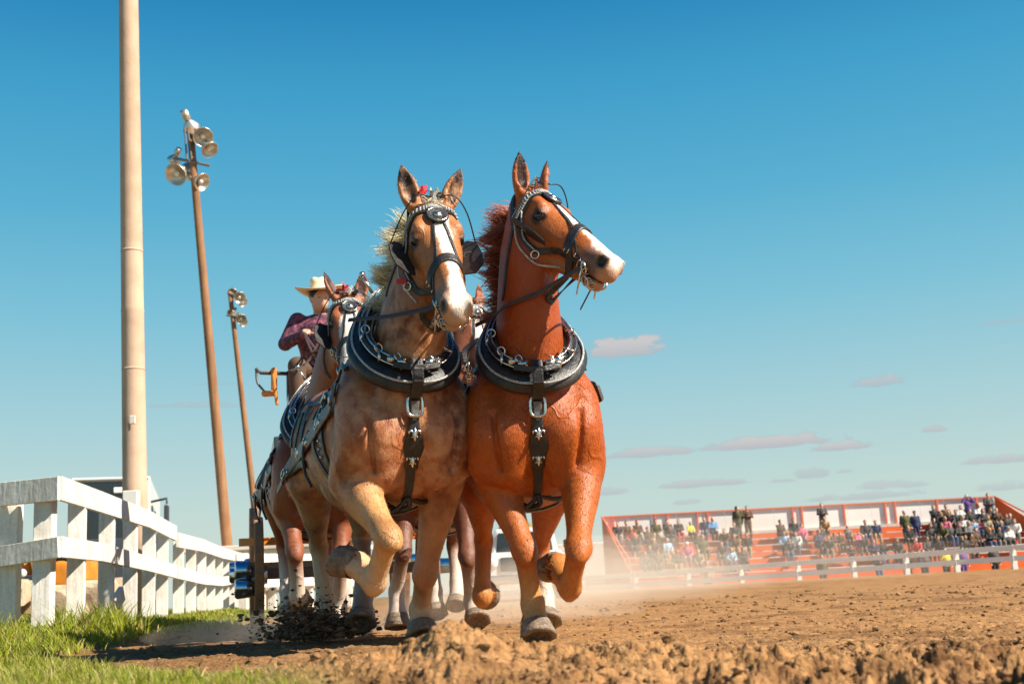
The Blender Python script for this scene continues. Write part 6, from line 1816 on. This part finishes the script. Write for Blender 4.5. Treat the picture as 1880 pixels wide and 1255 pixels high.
def driver():
    c, f, l, up = WC
    hp = at(592, 544, 12.4)            # head centre
    s = 1.2
    O = hp - np.array([.05, -.12, .78 * s])
    P = sit_pose(1, .55, .05)
    P.update(wriL=(.10, -.42, .36), wriR=(-.06, -.42, .38), elbL=(.26, -.20, .33), elbR=(-.28, -.16, .36), handL=(-.3, -1, .2), handR=(.3, -1, .2), head=(0.02, -.11, .755), neck=(.01, -.06, .60), face=(.45, -1, -.12))
    parts = person_parts(P, .013, fine=True)
    T = thing('person', 'wagon driver in a cream cowboy hat and dark purple shirt holding the reins', 'person', tuple(O))
    M_SK = mat('driver_skin', (.62, .34, .23), rough=.5); M_SH = mat('plum_shirt', (.075, .018, .045), rough=.8, var=[(26, .8, (.38, .10, .14)), (9, .6, (.02, .012, .03))], bump=[(14, .5)]); M_HAT = mat('cream_felt', (.80, .62, .40), rough=.8)
    for nm, m_ in (('body', M_SK), ('jacket', M_SH), ('trousers', CL['brown']), ('shoe', CL['brown']), ('hair', HC_['black'])):
        V, F = parts[nm]; fast_mesh('shirt' if nm == 'jacket' else nm, V * s + O, F, m_, T)
    hd_ = O + np.array(P['head']) * s
    mb = MB(); n = 40; V = []; F = []
    tilt = np.array([.05, 0, 0])
    for (r, z) in ((.20, 1), (.165, 0), (.118, -.3), (.108, .4)):
        pass
    rings = [('b', .215), ('b', .175), ('b', .125), ('c', .02, 1.0), ('c', .07, .97), ('c', .115, .88), ('c', .135, .62), ('c', .120, .25)]
    for q in rings:
        for k in range(n):
            an = 2 * math.pi * k / n; x, y = math.cos(an), math.sin(an)
            if q[0] == 'b':
                r = q[1]; z = .060 + .55 * (abs(x) ** 2.5) * max(0, r - .12) - .10 * (y * y) * max(0, r - .12)
                V.append(hd_ + np.array([x * r, y * r * .98, z]) * s)
            else:
                V.append(hd_ + np.array([x * .088 * q[2], y * .108 * q[2], .060 + q[1] - (.02 * (1 - abs(x)) if q[1] > .1 else 0)]) * s)
    for i in range(len(rings) - 1):
        for k in range(n):
            F.append((i * n + k, i * n + (k + 1) % n, (i + 1) * n + (k + 1) % n, (i + 1) * n + k))
    F.append(tuple((len(rings) - 1) * n + k for k in range(n)))
    mb.add(V, F); h = mb.build('cowboy_hat', M_HAT, T, smooth=True); so_ = h.modifiers.new('thick', 'SOLIDIFY'); so_.thickness = .006
    for s_ in (-1, 1):
        Fd = np.array(P['face'], float); Fd /= np.linalg.norm(Fd); Sx = np.cross(Fd, up); Sx /= np.linalg.norm(Sx)
        mb = MB(); e = hd_ + (Sx * s_ * .030 + Fd * .083 + up * .004) * s; mb.lathe(e, Fd, [(0, .011), (.006, .009), (.010, .003)], 10); mb.build('eye', M_EYE, T, smooth=True)
    wl = O + np.array(P['wriL']) * s + [0, -.1, 0]; wr = O + np.array(P['wriR']) * s + [0, -.1, 0]
    for k, (a, tgt) in enumerate(((wl, C_.c(-.28, -.22, 2.02)), (wr, C_.c(-.28, .10, 2.05)), (wl, D_.c(-.28, -.2, 2.0)), (wr, A_.c(-1.2, -.1, 1.75)))):
        mb = MB(); P2 = catmull([a, lerp(a, tgt, .5) - up * .10, tgt], 8); mb.ribbon(P2, [up] * len(P2), .022, .006)
        o = mb.build('driving_rein', M_BROWNLEATHER, None); tag(o, ['driving rein from the driver to the left collar of the second row', 'driving rein from the driver to the right side of the second row collar', 'driving rein from the driver to the hidden horse', 'driving rein from the driver over the back of the front horse'][k], 'rein', 'driving reins in the hands of the driver')
driver()

# ------------------------------------------------------------------ dust
def dust():
    m = bpy.data.materials.new('dust_cloud'); m.use_nodes = True; nt = m.node_tree; nt.nodes.clear()
    out = nt.nodes.new('ShaderNodeOutputMaterial'); pv = nt.nodes.new('ShaderNodeVolumePrincipled')
    pv.inputs['Color'].default_value = (1.0, .90, .76, 1); pv.inputs['Density'].default_value = .10; pv.inputs['Anisotropy'].default_value = -.25
    nt.links.new(pv.outputs[0], out.inputs['Volume'])
    def puff(name, ctr, r, dens, label):
        mm = m.copy(); mm.node_tree.nodes['Principled Volume'].inputs['Density'].default_value = dens
        bm = bmesh.new(); bmesh.ops.create_icosphere(bm, subdivisions=4, radius=1)
        V = []
        for v in bm.verts:
            q = np.array(v.co); k = 1 + .28 * mnoise.noise(Vector(q * 2.1) + Vector(tuple(ctr))); V.append(np.array(ctr) + q * k * np.array(r))
        F = [[v.index for v in f_.verts] for f_ in bm.faces]; bm.free()
        o = mesh_obj(name, V, F, mm, None, True); tag(o, label, kind='stuff')
    puff('dust', (2.3, 34, .2), (4.2, 8, 1.3), .028, 'pale dust hanging low over the track behind the chestnut horse')
    puff('dust', (5.5, 42, .2), (9, 6, 2.2), .024, 'thin dust drifting in front of the left half of the grandstand')
    puff('dust', (.6, 20, .1), (2.4, 5, .75), .05, 'dust rising from the track behind the legs of the team')
    puff('dust', (-1.9, 9.6, .0), (.9, 1.2, .22), .22, 'dust puff around the wagon wheel at the edge of the turf')
    puff('dust', (-.3, 11.5, .0), (1.4, 1.6, .45), .18, 'dust between the legs of the second row')
dust()
